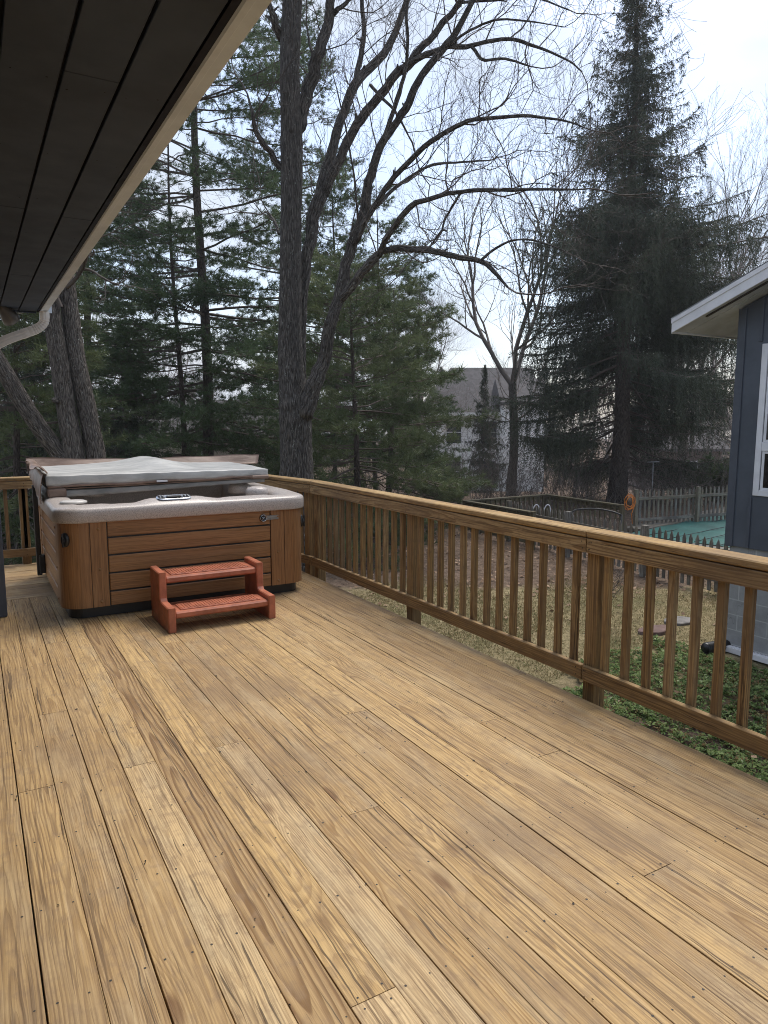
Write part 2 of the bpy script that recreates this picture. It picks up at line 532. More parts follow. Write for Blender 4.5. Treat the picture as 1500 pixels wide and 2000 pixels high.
def mk_plastic_wood():
    N = NT('brown_woodgrain_plastic')
    g = N.attr('gco')
    w = N.noise(N.vmul(g, (9, 2.0, 9)), 1.0, 2, .5)
    gg = N.vadd(g, N.comb(N.math('MULTIPLY', w, .05), 0, N.math('MULTIPLY', w, .03)))
    st = N.noise(N.vmul(gg, (150, 2.2, 150)), 1.0, 4, .6)
    st2 = N.noise(N.vmul(gg, (48, .8, 48)), 1.0, 2, .5)
    col = N.mix(N.ss(st, .3, .7), (.185, .086, .030), (.365, .178, .068))
    col = N.mix(N.ss(st2, .45, .7, 0, .5), col, (.37, .195, .085))
    N.bump(st, .25, .002)
    return N.done(col, .42, .4)
M_PWOOD = mk_plastic_wood()
def mk_speckle():
    N = NT('speckled_acrylic')
    c = N.coord('Object')
    v = N.noise(c, 190, 2, .5)
    v2 = N.noise(c, 230, 2, .5)
    col = N.mix(N.ss(v, .42, .58), (.40, .35, .31), (.57, .51, .465))
    col = N.mix(N.ss(v2, .60, .66), col, (.16, .13, .115))
    return N.done(col, .32, .5)
M_ACRYL = mk_speckle()
def mk_vinyl(name, c1, c2, rough):
    N = NT(name)
    c = N.coord('Object')
    n = N.noise(N.vmul(c, (3, 9, 6)), 1.0, 6, .65)
    col = N.mix(N.ss(n, .35, .65), c1, c2)
    N.bump(N.noise(N.vmul(c, (5, 16, 12)), 1.0, 4, .55, .6), .35, .015)
    return N.done(col, rough, .4)
M_VINYL = mk_vinyl('white_vinyl_liner', (.37, .365, .345), (.55, .54, .505), .4)
M_VGREY = mk_vinyl('grey_vinyl', (.20, .20, .19), (.33, .32, .30), .5)
M_VBROWN = mk_vinyl('brown_vinyl', (.15, .095, .068), (.27, .185, .14), .45)
M_STEP = plain('terracotta_plastic', (.42, .138, .075), .42, .45, var=.22, scale=11, bump=.1, bscale=90)

def mk_block():
    N = NT('painted_block')
    c = N.coord('Object'); x, y, z = N.sep(c)
    # blocks .4 x .2, every other course shifted
    row = N.math('FLOOR', N.math('DIVIDE', z, .203))
    fz = N.math('FRACT', N.math('DIVIDE', z, .203))
    sh = N.math('MULTIPLY', N.math('MODULO', row, 2.0), .5)
    fy = N.math('FRACT', N.math('ADD', N.math('DIVIDE', y, .405), sh))
    ez = N.math('MINIMUM', fz, N.math('SUBTRACT', 1.0, fz)); ey = N.math('MINIMUM', fy, N.math('SUBTRACT', 1.0, fy))
    mort = N.math('MAXIMUM', N.ss(ez, .02, .045, 1, 0), N.ss(ey, .012, .024, 1, 0))
    n = N.noise(c, 5, 6, .65)
    col = N.mix(N.ss(n, .3, .7), (.26, .262, .262), (.34, .342, .34))
    col = N.mix(N.math('MULTIPLY', mort, .7), col, (.48, .48, .47))
    cd = N.noise(N.vmul(c, (1, 3.2, .9)), 1.0, 4, .7)
    cr = N.ss(N.math('ABSOLUTE', N.math('SUBTRACT', cd, .54)), .0, .006, .55, 0)
    col = N.mix(cr, col, (.05, .05, .05))
    N.bump(N.math('SUBTRACT', N.noise(c, 60, 4, .6), mort), .35, .006)
    return N.done(col, .8, .2)
M_BLOCK = mk_block()

def mk_ground():
    N = NT('yard_soil_and_lawn')
    p = N.pos(); x, y, z = N.sep(p)
    d = N.math('ADD', N.math('MULTIPLY', x, float(FW[0])), N.math('MULTIPLY', y, float(FW[1])))
    s = N.math('SUBTRACT', N.math('MULTIPLY', x, float(RT[0])), N.math('MULTIPLY', y, float(-RT[1])))
    big_ = N.noise(p, .55, 4, .6)
    f1 = N.noise(p, 9, 6, .7); f2 = N.noise(p, 46, 4, .7); f3 = N.voro(p, 15)
    lawn = N.mix(N.ss(f1, .35, .65), (.20, .165, .085), (.35, .285, .165))
    lawn = N.mix(N.ss(big_, .5, .66, 0, .5), lawn, (.085, .10, .035))
    lawn = N.mix(N.ss(f2, .35, .6, .45, 0), lawn, (.06, .05, .03))
    mulch = N.mix(N.ss(f1, .35, .65), (.085, .060, .045), (.18, .13, .095))
    leaf = N.ss(f3, .10, .22, 1, 0)
    mulch = N.mix(N.math('MULTIPLY', leaf, N.ss(f2, .4, .6)), mulch, (.34, .25, .18))
    dd = N.math('ADD', d, N.math('MULTIPLY', N.math('SUBTRACT', big_, .5), 3.4))
    m = N.math('MAXIMUM', N.ss(dd, 12.3, 13.2), N.ss(dd, 6.8, 8.2, 1, 0))
    col = N.mix(m, lawn, mulch)
    N.bump(N.math('ADD', f1, N.math('MULTIPLY', f2, .6)), .8, .05)
    return N.done(col, .95, .1)
M_GROUND = mk_ground()
M_STONE = plain('flagstone', (.19, .18, .17), .85, .2, var=.3, scale=6, bump=.3)
M_REDSTONE = plain('red_flagstone', (.15, .10, .088), .85, .2, var=.3, scale=6, bump=.3)
M_BARK = bark('maple_bark', (.092, .083, .075), (.165, .15, .135), .45)
M_BARK2 = bark('grey_trunk_bark', (.105, .09, .078), (.20, .175, .152), .35)
M_BARKP = bark('pine_bark', (.085, .068, .058), (.155, .125, .105), .1)
M_BARKS = bark('spruce_bark', (.085, .066, .056), (.145, .115, .098), .12)
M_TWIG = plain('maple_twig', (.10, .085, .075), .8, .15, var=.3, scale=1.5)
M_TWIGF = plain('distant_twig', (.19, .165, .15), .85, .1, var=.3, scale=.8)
M_TWIGR = plain('brush_twig', (.145, .125, .112), .85, .1, var=.4, scale=1.2)
M_PINE = leafy('pine_needles', (.046, .075, .038), (.12, .168, .076), None, .55, .32)
M_PINEL = leafy('soft_pine_needles', (.060, .084, .040), (.155, .185, .085), None, .55, .32)
M_SPRUCE = leafy('spruce_needles', (.038, .050, .036), (.095, .110, .070), None, .55, .25)
M_IVY = leafy('groundcover_leaf', (.065, .115, .030), (.26, .33, .12), (.20, .14, .06), .35, .2)
M_GRASS = leafy('dry_grass_blade', (.20, .16, .075), (.33, .26, .14), (.10, .14, .04), .7, .2)
M_LITTER = leafy('dead_leaf', (.16, .095, .055), (.36, .25, .17), None, .8, .1)
# ------------------------------------------------------------------ ground
def build_ground():
    xs = np.concatenate([np.linspace(-160, -60, 6), np.linspace(-50, 80, 131), np.linspace(90, 160, 4)])
    ys = xs
    X, Y = np.meshgrid(xs, ys, indexing='ij')
    rr = np.random.default_rng(3)
    Z = ground_z(X, Y) + rr.normal(size=X.shape) * .012
    V = np.stack([X, Y, Z], -1).reshape(-1, 3)
    n, m = X.shape
    i = np.arange(n - 1)[:, None] * m + np.arange(m - 1)[None]
    F = np.stack([i, i + m, i + m + 1, i + 1], -1).reshape(-1, 4)
    o = big('ground', V, F, M_GROUND, smooth_=True)
    tag(o, 'brown lawn and leaf littered soil below the deck', None, None, 'structure')
build_ground()

# ------------------------------------------------------------------ deck (boards laid along +Y, a few crosswise at the back)
BX0, PITCHB, GAP = 0.078, 0.1446, 0.0020
YEND = 7.02
JOISTS = [1.546 + .4335 * k for k in range(-10, 17)]
PHOTO_JOINTS = [(.31, 4.13), (.15, 3.277), (.60, 3.275), (1.05, 3.272), (1.67, 3.295), (.46, 5.475), (1.34, 2.406), (2.39, 2.395),
                (2.25, 2.84), (2.715, 2.822), (2.09, 1.534), (2.93, 3.288), (.90, 1.555), (1.215, 5.058)]
def board(mb, nails, x0, x1, y0, y1, tone, along='y'):
    rng = RNG
    c = .0013
    zt = rng.uniform(-.0012, .0012); zb = -.038
    prof = [(0, zb), (1, zb), (1, zt - c), (1 - c / (x1 - x0), zt), (c / (x1 - x0), zt), (0, zt - c)]
    ny = max(2, int((y1 - y0) / .5) + 1)
    yy = np.linspace(y0, y1, ny)
    bow = rng.uniform(-.0016, .0016)
    dx, dy, dz = rng.uniform(-.045, .045), rng.uniform(0, 90), rng.uniform(.010, .06)
    V, G, F = [], [], []
    for j, y in enumerate(yy):
        s = (y - y0) / max(.01, y1 - y0)
        off = bow * math.sin(math.pi * s)
        for u, z in prof:
            x = x0 + u * (x1 - x0) + off
            V.append((x, y, z) if along == 'y' else (y, x, z))
            G.append((x - (x0 + x1) / 2 + dx, y + dy, z + dz))
    k = len(prof)
    for j in range(ny - 1):
        for q in range(k):
            a, b = j * k + q, j * k + (q + 1) % k
            f = (a, b, b + k, a + k)
            F.append(f if along != 'y' else f)
    F.append(tuple(range(k))[::-1]); F.append(tuple(range((ny - 1) * k, ny * k)))
    mb.add(V, F, G, tone)
    if along == 'y':
        for jy in JOISTS:
            if y0 + .015 < jy < y1 - .015 or abs(jy - y0) < .04 or abs(jy - y1) < .04:
                jj = min(max(jy, y0 + .018), y1 - .018)
                for fx in (.2, .8):
                    px, py = x0 + fx * (x1 - x0) + rng.uniform(-.008, .008), jj + rng.uniform(-.01, .01)
                    r = rng.uniform(.0030, .0048)
                    ring = [(px + r * math.cos(a), py + r * math.sin(a), zt + .0006) for a in np.linspace(0, 2 * math.pi, 7)[:-1]]
                    nails.add(ring, [tuple(range(6))])
def build_deck():
    mb, nails = MB(), MB()
    special = {(3, 1): (.25, .15, .9), (4, 0): (.55, 1.0, .05), (6, 0): (.15, .25, .95), (8, 0): (.15, .35, .8), (10, 1): (.12, .2, .95),
               (9, 0): (.35, .5, .2), (11, 0): (.05, .12, .35), (12, 0): (.05, .12, .30), (1, 0): (.3, .5, .1), (13, 0): (.6, .7, .3)}
    for i in range(-18, 20):
        x0 = BX0 + PITCHB * i; x1 = x0 + PITCHB - GAP - (RNG.uniform(0, .0012) if i > 3 else RNG.uniform(.0005, .003))
        cuts = [y for (xm, y) in PHOTO_JOINTS if x0 <= xm < x0 + PITCHB]
        if i < 0 or not cuts:
            if RNG.random() < .55: cuts = cuts + [JOISTS[RNG.integers(2, 8)]] if i < 0 else cuts
        if all(abs(c - (-.6)) > 1 for c in cuts): cuts = cuts + [JOISTS[RNG.integers(3, 6)]]
        cuts = sorted([-3.2] + cuts + [YEND])
        for k in range(len(cuts) - 1):
            tone = (RNG.uniform(0, .9), RNG.uniform(.1, .95), RNG.uniform(.1, .95))
            seg = len(cuts) - 2 - k
            if (i, seg) in special: tone = special[(i, seg)]
            board(mb, nails, x0, x1, cuts[k] + .0016, cuts[k + 1] - .0016, tone)
    y = YEND + .006
    while y < 8.66:
        board(mb, nails, y, y + .1385, -1.6, 2.97, (RNG.uniform(.3, .9), RNG.uniform(.2, .8), RNG.uniform(.2, .8)), 'x')
        y += .1446
    # flashes of damp soil and shade below: joists and rim under the boards
    o = obj('deck', mb, M_DECK, origin=(0, 0, 0))
    tag(o, 'weathered tan softwood deck of long boards', None, None, 'structure')
    obj('nails', nails, M_NAIL, o)
    fr = MB()
    for jy in JOISTS:
        if jy < 8.6: wood_box(fr, (-2.5, jy - .019, -.24), (2.93, jy + .019, -.040), 0, ch=0)
    wood_box(fr, (2.93, -3.2, -.24), (2.966, 8.66, -.041), 1, ch=0)
    wood_box(fr, (-2.5, 8.62, -.24), (2.929, 8.658, -.041), 0, ch=0)
    for px in (-2.2, .4, 2.7):
        for py in (-2.8, .2, 3.2, 6.2, 8.4):
            wood_box(fr, (px, py, -1.6), (px + .12, py + .12, -.241), 2, ch=0)
    obj('framing', fr, M_RAIL, o)
build_deck()

# ------------------------------------------------------------------ deck railings
def railing(name, label, M, spans, posts, balusters, joint_face=True):
    """built along local +Y at local x=0 (inner rail face); M places it"""
    loc = M.translation
    jg = .0035
    t = thing(name, label, 'railing', tuple(loc))
    def put(nm, lo, hi, axis, tone=None, ch=.003):
        mb = MB(); wood_box(mb, lo, hi, axis, tone, M, ch)
        nw = len(mb.F)
        if nm in ('top_rail', 'bottom_rail'):
            # screw heads where the rail meets its posts and its ends
            for y in list(posts) + [lo[1] + .03, hi[1] - .03]:
                if lo[1] + .01 < y < hi[1] - .01:
                    for z in (lo[2] + .022, hi[2] - .022):
                        yy, zz = y + RNG.uniform(-.012, .012), z + RNG.uniform(-.004, .004)
                        mb.add([M @ Vector((lo[0] - .0007, yy + .0042 * math.cos(a), zz + .0042 * math.sin(a))) for a in np.linspace(0, 2 * math.pi, 9)[:-1]], [tuple(range(8))])
        o = obj(nm, mb, [M_CAP if nm == 'rail_cap' else M_RAIL, M_NAIL], t)
        for f in list(o.data.polygons)[nw:]: f.material_index = 1
    for (a, b) in spans:
        put('top_rail', (0, a + jg, .848), (.037, b - jg, .9310), 1, (.25, .75, .2))
        put('rail_cap', (-.004, a + jg, .9375), (.134, b - jg, .975), 1, (.2, .6, .45), .006)
        put('bottom_rail', (0, a + jg, .092), (.037, b - jg, .180), 1, (.3, .6, .35))
    for y in posts:
        put('post', (.0375, y - .0445, -1.6), (.1265, y + .0445, .9365), 2, (.45, .8, .25), .004)
    for y in balusters:
        s = RNG.uniform(-.006, .006)
        put('baluster', (.0375, y - .019 + s, .094 + RNG.uniform(-.004, .004)), (.0755, y + .019 + s, .936), 2,
            (RNG.uniform(.15, .95), RNG.uniform(.4, 1), RNG.uniform(0, .5)), .002)
XR = 2.992
bal = [2.589 - .14 * k for k in range(30)] + [2.727]
bal = [b for b in bal if abs(b - .86) > .07 and b > -1.3]
bal += [2.83 + .14 * k for k in range(1, 14)] + [4.79 + .139 * k for k in range(1, 14)]
bal = [b for b in bal if all(abs(b - p) > .062 for p in (2.83, 4.79, 6.64, .86, -1.1))]
railing('deck_railing', 'brown timber railing along the right edge of the deck with square balusters',
        Matrix.Translation((XR, 0, 0)), [(-1.3, 2.852), (2.852, 6.667)], [-1.1, .86, 2.83, 4.79, 6.61], bal)
railing('deck_railing', 'short angled timber railing behind the right side of the hot tub',
        Matrix.Translation((XR, 6.67, 0)) @ Matrix.Rotation(R(9.5), 4, 'Z'), [(0.0, 2.13)], [.12, 2.05],
        [.26 + .118 * k for k in range(15)])
railing('deck_railing', 'pale timber railing across the back of the deck, left of the hot tub',
        Matrix.Translation((2.66, 8.69, 0)) @ Matrix.Rotation(R(90), 4, 'Z'), [(0.0, 4.3)], [.1, 2.2, 3.2],
        [.24 + .178 * k for k in range(22)])

# ------------------------------------------------------------------ hot tub
TX0, TX1, TY0, TY1, TR = .553, 2.648, 6.0, 8.1, .165
def rr_pts(off=0.0, n=8, dense=6):
    x0, x1, y0, y1, r = TX0 - off, TX1 + off, TY0 - off, TY1 + off, max(.02, TR + off)
    out = []
    cs = [(x0 + r, y0 + r, 180), (x1 - r, y0 + r, 270), (x1 - r, y1 - r, 0), (x0 + r, y1 - r, 90)]
    for q, (cx, cy, a0) in enumerate(cs):
        arc = [(cx + r * math.cos(R(a0 + 90 * k / n)), cy + r * math.sin(R(a0 + 90 * k / n))) for k in range(n + 1)]
        out += arc
        nx = cs[(q + 1) % 4]
        b = (nx[0] + r * math.cos(R(nx[2])), nx[1] + r * math.sin(R(nx[2])))
        a = arc[-1]
        out += [(a[0] + (b[0] - a[0]) * k / (dense + 1), a[1] + (b[1] - a[1]) * k / (dense + 1)) for k in range(1, dense + 1)]
    return out
def shell_strip(mb, pts, z0, z1, th=.02, out=.006):
    p = np.array(pts, float)
    tg = np.gradient(p, axis=0); tg /= np.linalg.norm(tg, axis=1)[:, None]
    nr = np.stack([tg[:, 1], -tg[:, 0]], 1)
    s = np.concatenate([[0], np.cumsum(np.linalg.norm(np.diff(p, axis=0), axis=1))])
    A, B = p + nr * out, p + nr * (out - th)
    V, G, n = [], [], len(p)
    for (Q, zz) in ((A, z0), (A, z1), (B, z0), (B, z1)):
        for k in range(n):
            V.append((Q[k][0], Q[k][1], zz)); G.append((s[k], zz + 3.3 * p[0][0], p[0][1]))
    F = []
    for k in range(n - 1):
        F += [(k, k + 1, n + k + 1, n + k), (2 * n + k + 1, 2 * n + k, 3 * n + k, 3 * n + k + 1),
              (n + k, n + k + 1, 3 * n + k + 1, 3 * n + k), (k + 1, k, 2 * n + k, 2 * n + k + 1)]
    F += [(0, n, 3 * n, 2 * n), (n - 1, 3 * n - 1, 4 * n - 1, 2 * n - 1)]
    mb.add(V, F, G, (.5, .5, .5))
tub = thing('hot_tub', 'brown woodgrain hot tub with speckled grey rim in the back corner of the deck', 'hot tub', (1.6, 7.05, 0))
def build_tub():
    zb, zt = .093, .792
    # black recessed base and dark core behind the panels
    mb = MB()
    for (off, z0, z1) in ((-.05, .002, zb + .01), (-.016, zb + .01, zt - .01)):
        p = rr_pts(off); n = len(p); V = [(x, y, z0) for x, y in p] + [(x, y, z1) for x, y in p]
        F = [(k, (k + 1) % n, n + (k + 1) % n, n + k) for k in range(n)]
        mb.add(V, F)
    obj('base', mb, M_BLACKPL, tub)
    # corner panels (curved) with a flat post strip at each side
    n = 10
    def arc(cx, cy, a0):
        return [(cx + TR * math.cos(R(a0 + 90 * k / n)), cy + TR * math.sin(R(a0 + 90 * k / n))) for k in range(n + 1)]
    corners = [(TX0 + TR, TY0 + TR, 180), (TX1 - TR, TY0 + TR, 270), (TX1 - TR, TY1 - TR, 0), (TX0 + TR, TY1 - TR, 90)]
    for cx, cy, a0 in corners:
        a = np.array(arc(cx, cy, a0))
        t0 = np.array([math.sin(R(a0)), -math.cos(R(a0))]); t1 = np.array([math.sin(R(a0 + 90)), -math.cos(R(a0 + 90))])
        mb = MB()
        full = np.vstack([a[0] + t0 * .05, a, a[-1] - t1 * .05])
        shell_strip(mb, full, zb, zt)
        c = obj('corner_panel', mb, M_PWOOD, tub)
        for (p0, d) in ((a[0] + t0 * .055, t0), (a[-1] - t1 * .055, -t1)):
            st = MB(); q = np.array([p0 + d * s for s in np.linspace(0, .125, 3)])
            if d is t0: q = q[::-1]
            shell_strip(st, q, zb, zt)
            so = obj('post_strip', st, M_PWOOD, tub)
            for z in (.73, .40, .135):
                m = q[1]; nrm = np.array([d[1], -d[0]]) if d is not t0 else np.array([-d[1], d[0]])
                sm = MB(); e = Vector((*(m + nrm * .0065), z))
                Mx = Matrix.Translation(e) @ Vector((*nrm, 0)).to_track_quat('Z', 'Y').to_matrix().to_4x4()
                b2 = MB(); lathe(b2, [(.011, 0), (.011, .003), (.007, .006), (.001, .0065)], (0, 0, 0), n=10)
                sm.add([Mx @ Vector(v) for v in b2.V], b2.F, None, (.5,) * 3, True)
                obj('screw', sm, M_BRASS, so)
    # slatted panels on the four sides
    cut = [zb, .212, .362, .511, .656, zt]
    a0, a1 = TX0 + TR + .188, TX1 - TR - .188
    b0, b1 = TY0 + TR + .188, TY1 - TR - .188
    for side in range(4):
        mb = MB()
        for k in range(5):
            z0, z1 = cut[k] + (.007 if k else 0), cut[k + 1] - (.007 if k < 4 else 0)
            off = RNG.uniform(0, 50)
            if side == 0: lo, hi, ax = (a0, TY0 - .003, z0), (a1, TY0 + .013, z1), 0
            elif side == 1: lo, hi, ax = (TX1 - .013, b0, z0), (TX1 + .003, b1, z1), 1
            elif side == 2: lo, hi, ax = (a0, TY1 - .013, z0), (a1, TY1 + .003, z1), 0
            else: lo, hi, ax = (TX0 - .003, b0, z0), (TX0 + .013, b1, z1), 1
            g = (lambda v, ax=ax, off=off: np.stack([v[:, 2] + off, v[:, ax] + off, v[:, 1 - ax]], 1))
            box(mb, lo, hi, (.5,) * 3, None, g, .005)
        obj('slat_panel', mb, M_PWOOD, tub)
    # acrylic shell: rim and basin
    prof = [(-.03, .792), (.016, .786), (.031, .789), (.035, .797), (.0355, .872), (.031, .889), (.018, .901), (-.004, .909), (-.03, .914), (-.075, .919),
            (-.13, .920), (-.158, .914), (-.175, .890), (-.19, .83), (-.215, .62), (-.24, .45), (-.30, .42)]
    V, F = [], []
    for (o_, z_) in prof:
        ring = rr_pts(o_, 8, 40)
        for (x, y) in ring:
            z = z_
            if z_ > .86:
                w = smooth(1.12, 1.30, x) * (1 - smooth(1.66, 1.86, x)) * (1 - smooth(TY0 + .24, TY0 + .3, y))
                if o_ < .02: z += .024 * w * float(np.clip((.02 - o_) / .09, 0, 1))
                z += .012 * smooth(TX0 + .3, TX0, x) * smooth(TY0 + .2, TY0 + .7, y) + .014 * smooth(TX1 - .3, TX1, x) * smooth(TY0, TY0 + .5, y)
                if o_ < -.1: z -= .012 * float(np.clip(math.sin((x - .9) * 9), 0, 1)) * (1 - w)
            V.append((x, y, z))
    n = len(rr_pts(0, 8, 40))
    for i in range(len(prof) - 1):
        for k in range(n):
            a, b = i * n + k, i * n + (k + 1) % n
            F.append((a, b, b + n, a + n))
    F.append(tuple(range((len(prof) - 1) * n, len(prof) * n)))
    mb = MB(); mb.add(V, F, None, (.5,) * 3, True)
    sh = obj('shell', mb, M_ACRYL, tub)
    # moulded headrest humps and the filter lid on the rim
    for (cx, cy) in ((2.35, 7.0), (1.0, 7.4), (2.36, 6.5)):
        hb = MB(); lathe(hb, [(.11, .86), (.11, .925), (.09, .952), (.05, .962), (.005, .964)], (cx, cy, 0), n=18)
        obj('headrest', hb, M_ACRYL, sh)
    fb = MB(); lathe(fb, [(.105, .918), (.105, .932), (.085, .940), (.004, .941)], (.70, 6.30, 0), n=24)
    obj('filter_lid', fb, plain('pale_plastic', (.58, .55, .51), .4), sh)
    # control panel on the front rim
    cp = MB()
    N_ = 28
    out = []
    for k in range(N_):
        a = 2 * math.pi * k / N_
        ex = 1.0 / (abs(math.cos(a)) ** 3 + abs(math.sin(a)) ** 3) ** (1 / 3)
        out.append((1.462 + .145 * ex * math.cos(a), 6.075 + (.062 + .01 * math.cos(2 * a)) * ex * math.sin(a)))
    tilt = lambda y: .944 + (y - 6.075) * .22
    V = [(x, y, tilt(y)) for x, y in out] + [(1.462 + (x - 1.462) * .97, 6.075 + (y - 6.075) * .95, tilt(y) + .010) for x, y in out] + \
        [(1.462 + (x - 1.462) * .86, 6.075 + (y - 6.075) * .75, tilt(y) + .006) for x, y in out]
    F = [(i * N_ + k, i * N_ + (k + 1) % N_, (i + 1) * N_ + (k + 1) % N_, (i + 1) * N_ + k) for i in range(2) for k in range(N_)]
    F.append(tuple(range(2 * N_, 3 * N_)))
    cp.add(V, F, None, (.5,) * 3, True)
    cpo = obj('control_panel', cp, M_CHROME, tub)
    sc_ = MB(); box(sc_, (1.40, 6.045, tilt(6.075) + .004), (1.525, 6.10, tilt(6.1) + .011), ch=.004)
    obj('display', sc_, M_BLACKPL, cpo)
    for k, bx in enumerate((1.345, 1.372, 1.552, 1.580)):
        for by in (6.052, 6.09):
            kb = MB(); lathe(kb, [(.0105, 0), (.0105, .013), (.007, .016), (.001, .017)], (bx, by, tilt(by) + .002), n=10)
            obj('button', kb, M_METAL, cpo)
    # badge plate with round emblem on the top slat
    bd = MB(); box(bd, (2.243, TY0 - .012, .703), (2.375, TY0 - .003, .742), ch=.003)
    bo = obj('badge', bd, plain('brushed_plate', (.36, .36, .36), .35, .5, .8), tub)
    em = MB(); lathe(em, [(.034, 0), (.034, -.012), (.030, -.016), (.026, -.012), (.001, -.012)], (2.228, TY0 - .004, .724), axis=1, n=24)
    eo = obj('emblem', em, M_BLACKPL, bo)
    er = MB()
    ring = [(2.228 + .029 * math.cos(a), TY0 - .0215, .724 + .029 * math.sin(a)) for a in np.linspace(0, 2 * math.pi, 25)]
    tube(er, ring, .0028, 6)
    tube(er, [(2.215, TY0 - .019, .712), (2.226, TY0 - .0205, .722), (2.243, TY0 - .019, .739)], .0032, 6)
    tube(er, [(2.213, TY0 - .019, .732), (2.226, TY0 - .0205, .722)], .0026, 6)
    obj('emblem_ring', er, M_CHROME, bo)
    le = MB()
    for k in range(9):
        if k in (3,): continue
        x = 2.278 + k * .0094
        box(le, (x, TY0 - .0135, .713), (x + .0055, TY0 - .0121, .722))
    obj('badge_lettering', le, M_METAL, bo)
    # cover clips on the corners
    for (cx, cy, ax, ay) in ((TX0 + TR - TR * .707, TY0 + TR - TR * .707, -.707, -.707), (TX1 - TR + TR * .94, TY0 + TR - TR * .34, .94, -.34)):
        hb = MB(); b2 = MB()
        lathe(b2, [(.046, 0), (.046, .012), (.034, .022), (.020, .024), (.018, .034), (.001, .036)], (0, 0, 0), n=20)
        box(b2, (-.008, -.044, .024), (.008, .044, .040), ch=.004)
        Mx = Matrix.Translation((cx + ax * .005, cy + ay * .005, .655)) @ Vector((ax, ay, 0)).to_track_quat('Z', 'Y').to_matrix().to_4x4() @ Matrix.Diagonal((.8, 1.25, 1, 1))
        hb.add([Mx @ Vector(v) for v in b2.V], b2.F, None, (.5,) * 3, False)
        obj('cover_clip', hb, M_BLACKPL, tub)
    # cover lifter: upright arms at the back of both sides
    for s, x in ((-1, TX0 - .055), (1, TX1 + .055)):
        lf = MB()
        box(lf, (x - .022, 7.50, .10), (x + .022, 7.56, .98), ch=.005)
        box(lf, (min(x, x - s * .05), 7.48, .12), (max(x, x - s * .05), 7.58, .30), ch=.005)
        obj('cover_lifter', lf, M_BLACKPL, tub)
build_tub()

# ------------------------------------------------------------------ folded cover lying on the tub
def slab(mb, x0, x1, y0, y1, zt, zb, nx=48, ny=20, r=.02):
    xs = np.linspace(x0, x1, nx); ys = np.linspace(y0, y1, ny)
    V, F = [], []
    for y in ys:
        for x in xs:
            ex = min(x - x0, x1 - x) / r; ey = min(y - y0, y1 - y) / r
            V.append((x, y, zt(x, y) - (0 if min(ex, ey) > .5 else .005)))
    for j in range(ny - 1):
        for i in range(nx - 1):
            a = j * nx + i; F.append((a, a + 1, a + 1 + nx, a + nx))
    per = [i for i in range(nx)] + [j * nx + nx - 1 for j in range(1, ny)] + [(ny - 1) * nx + i for i in range(nx - 2, -1, -1)] + [j * nx for j in range(ny - 2, 0, -1)]
    rows = [per]
    c = np.array([(x0 + x1) / 2, (y0 + y1) / 2])
    for f, push in ((.1, .004), (.5, .003), (.75, .005), (1.0, 0)):
        row = []
        for q in per:
            x, y, z = V[q]
            z2 = z + (zb(x, y) - z) * f
            d = np.array([x, y]) - c
            nx_, ny_ = (np.sign(d[0]) if abs(d[0]) > (x1 - x0) / 2 - 1e-6 else 0), (np.sign(d[1]) if abs(d[1]) > (y1 - y0) / 2 - 1e-6 else 0)
            row.append(len(V)); V.append((x + nx_ * push, y + ny_ * push + .004 * math.sin(x * 23 + f * 9), z2))
        rows.append(row)
    n = len(per)
    for a, b in zip(rows[:-1], rows[1:]):
        for k in range(n):
            F.append((a[k], b[k], b[(k + 1) % n], a[(k + 1) % n]))
    F.append(tuple(rows[-1])[::-1])
    mb.add(V, F, None, (.5,) * 3, True)
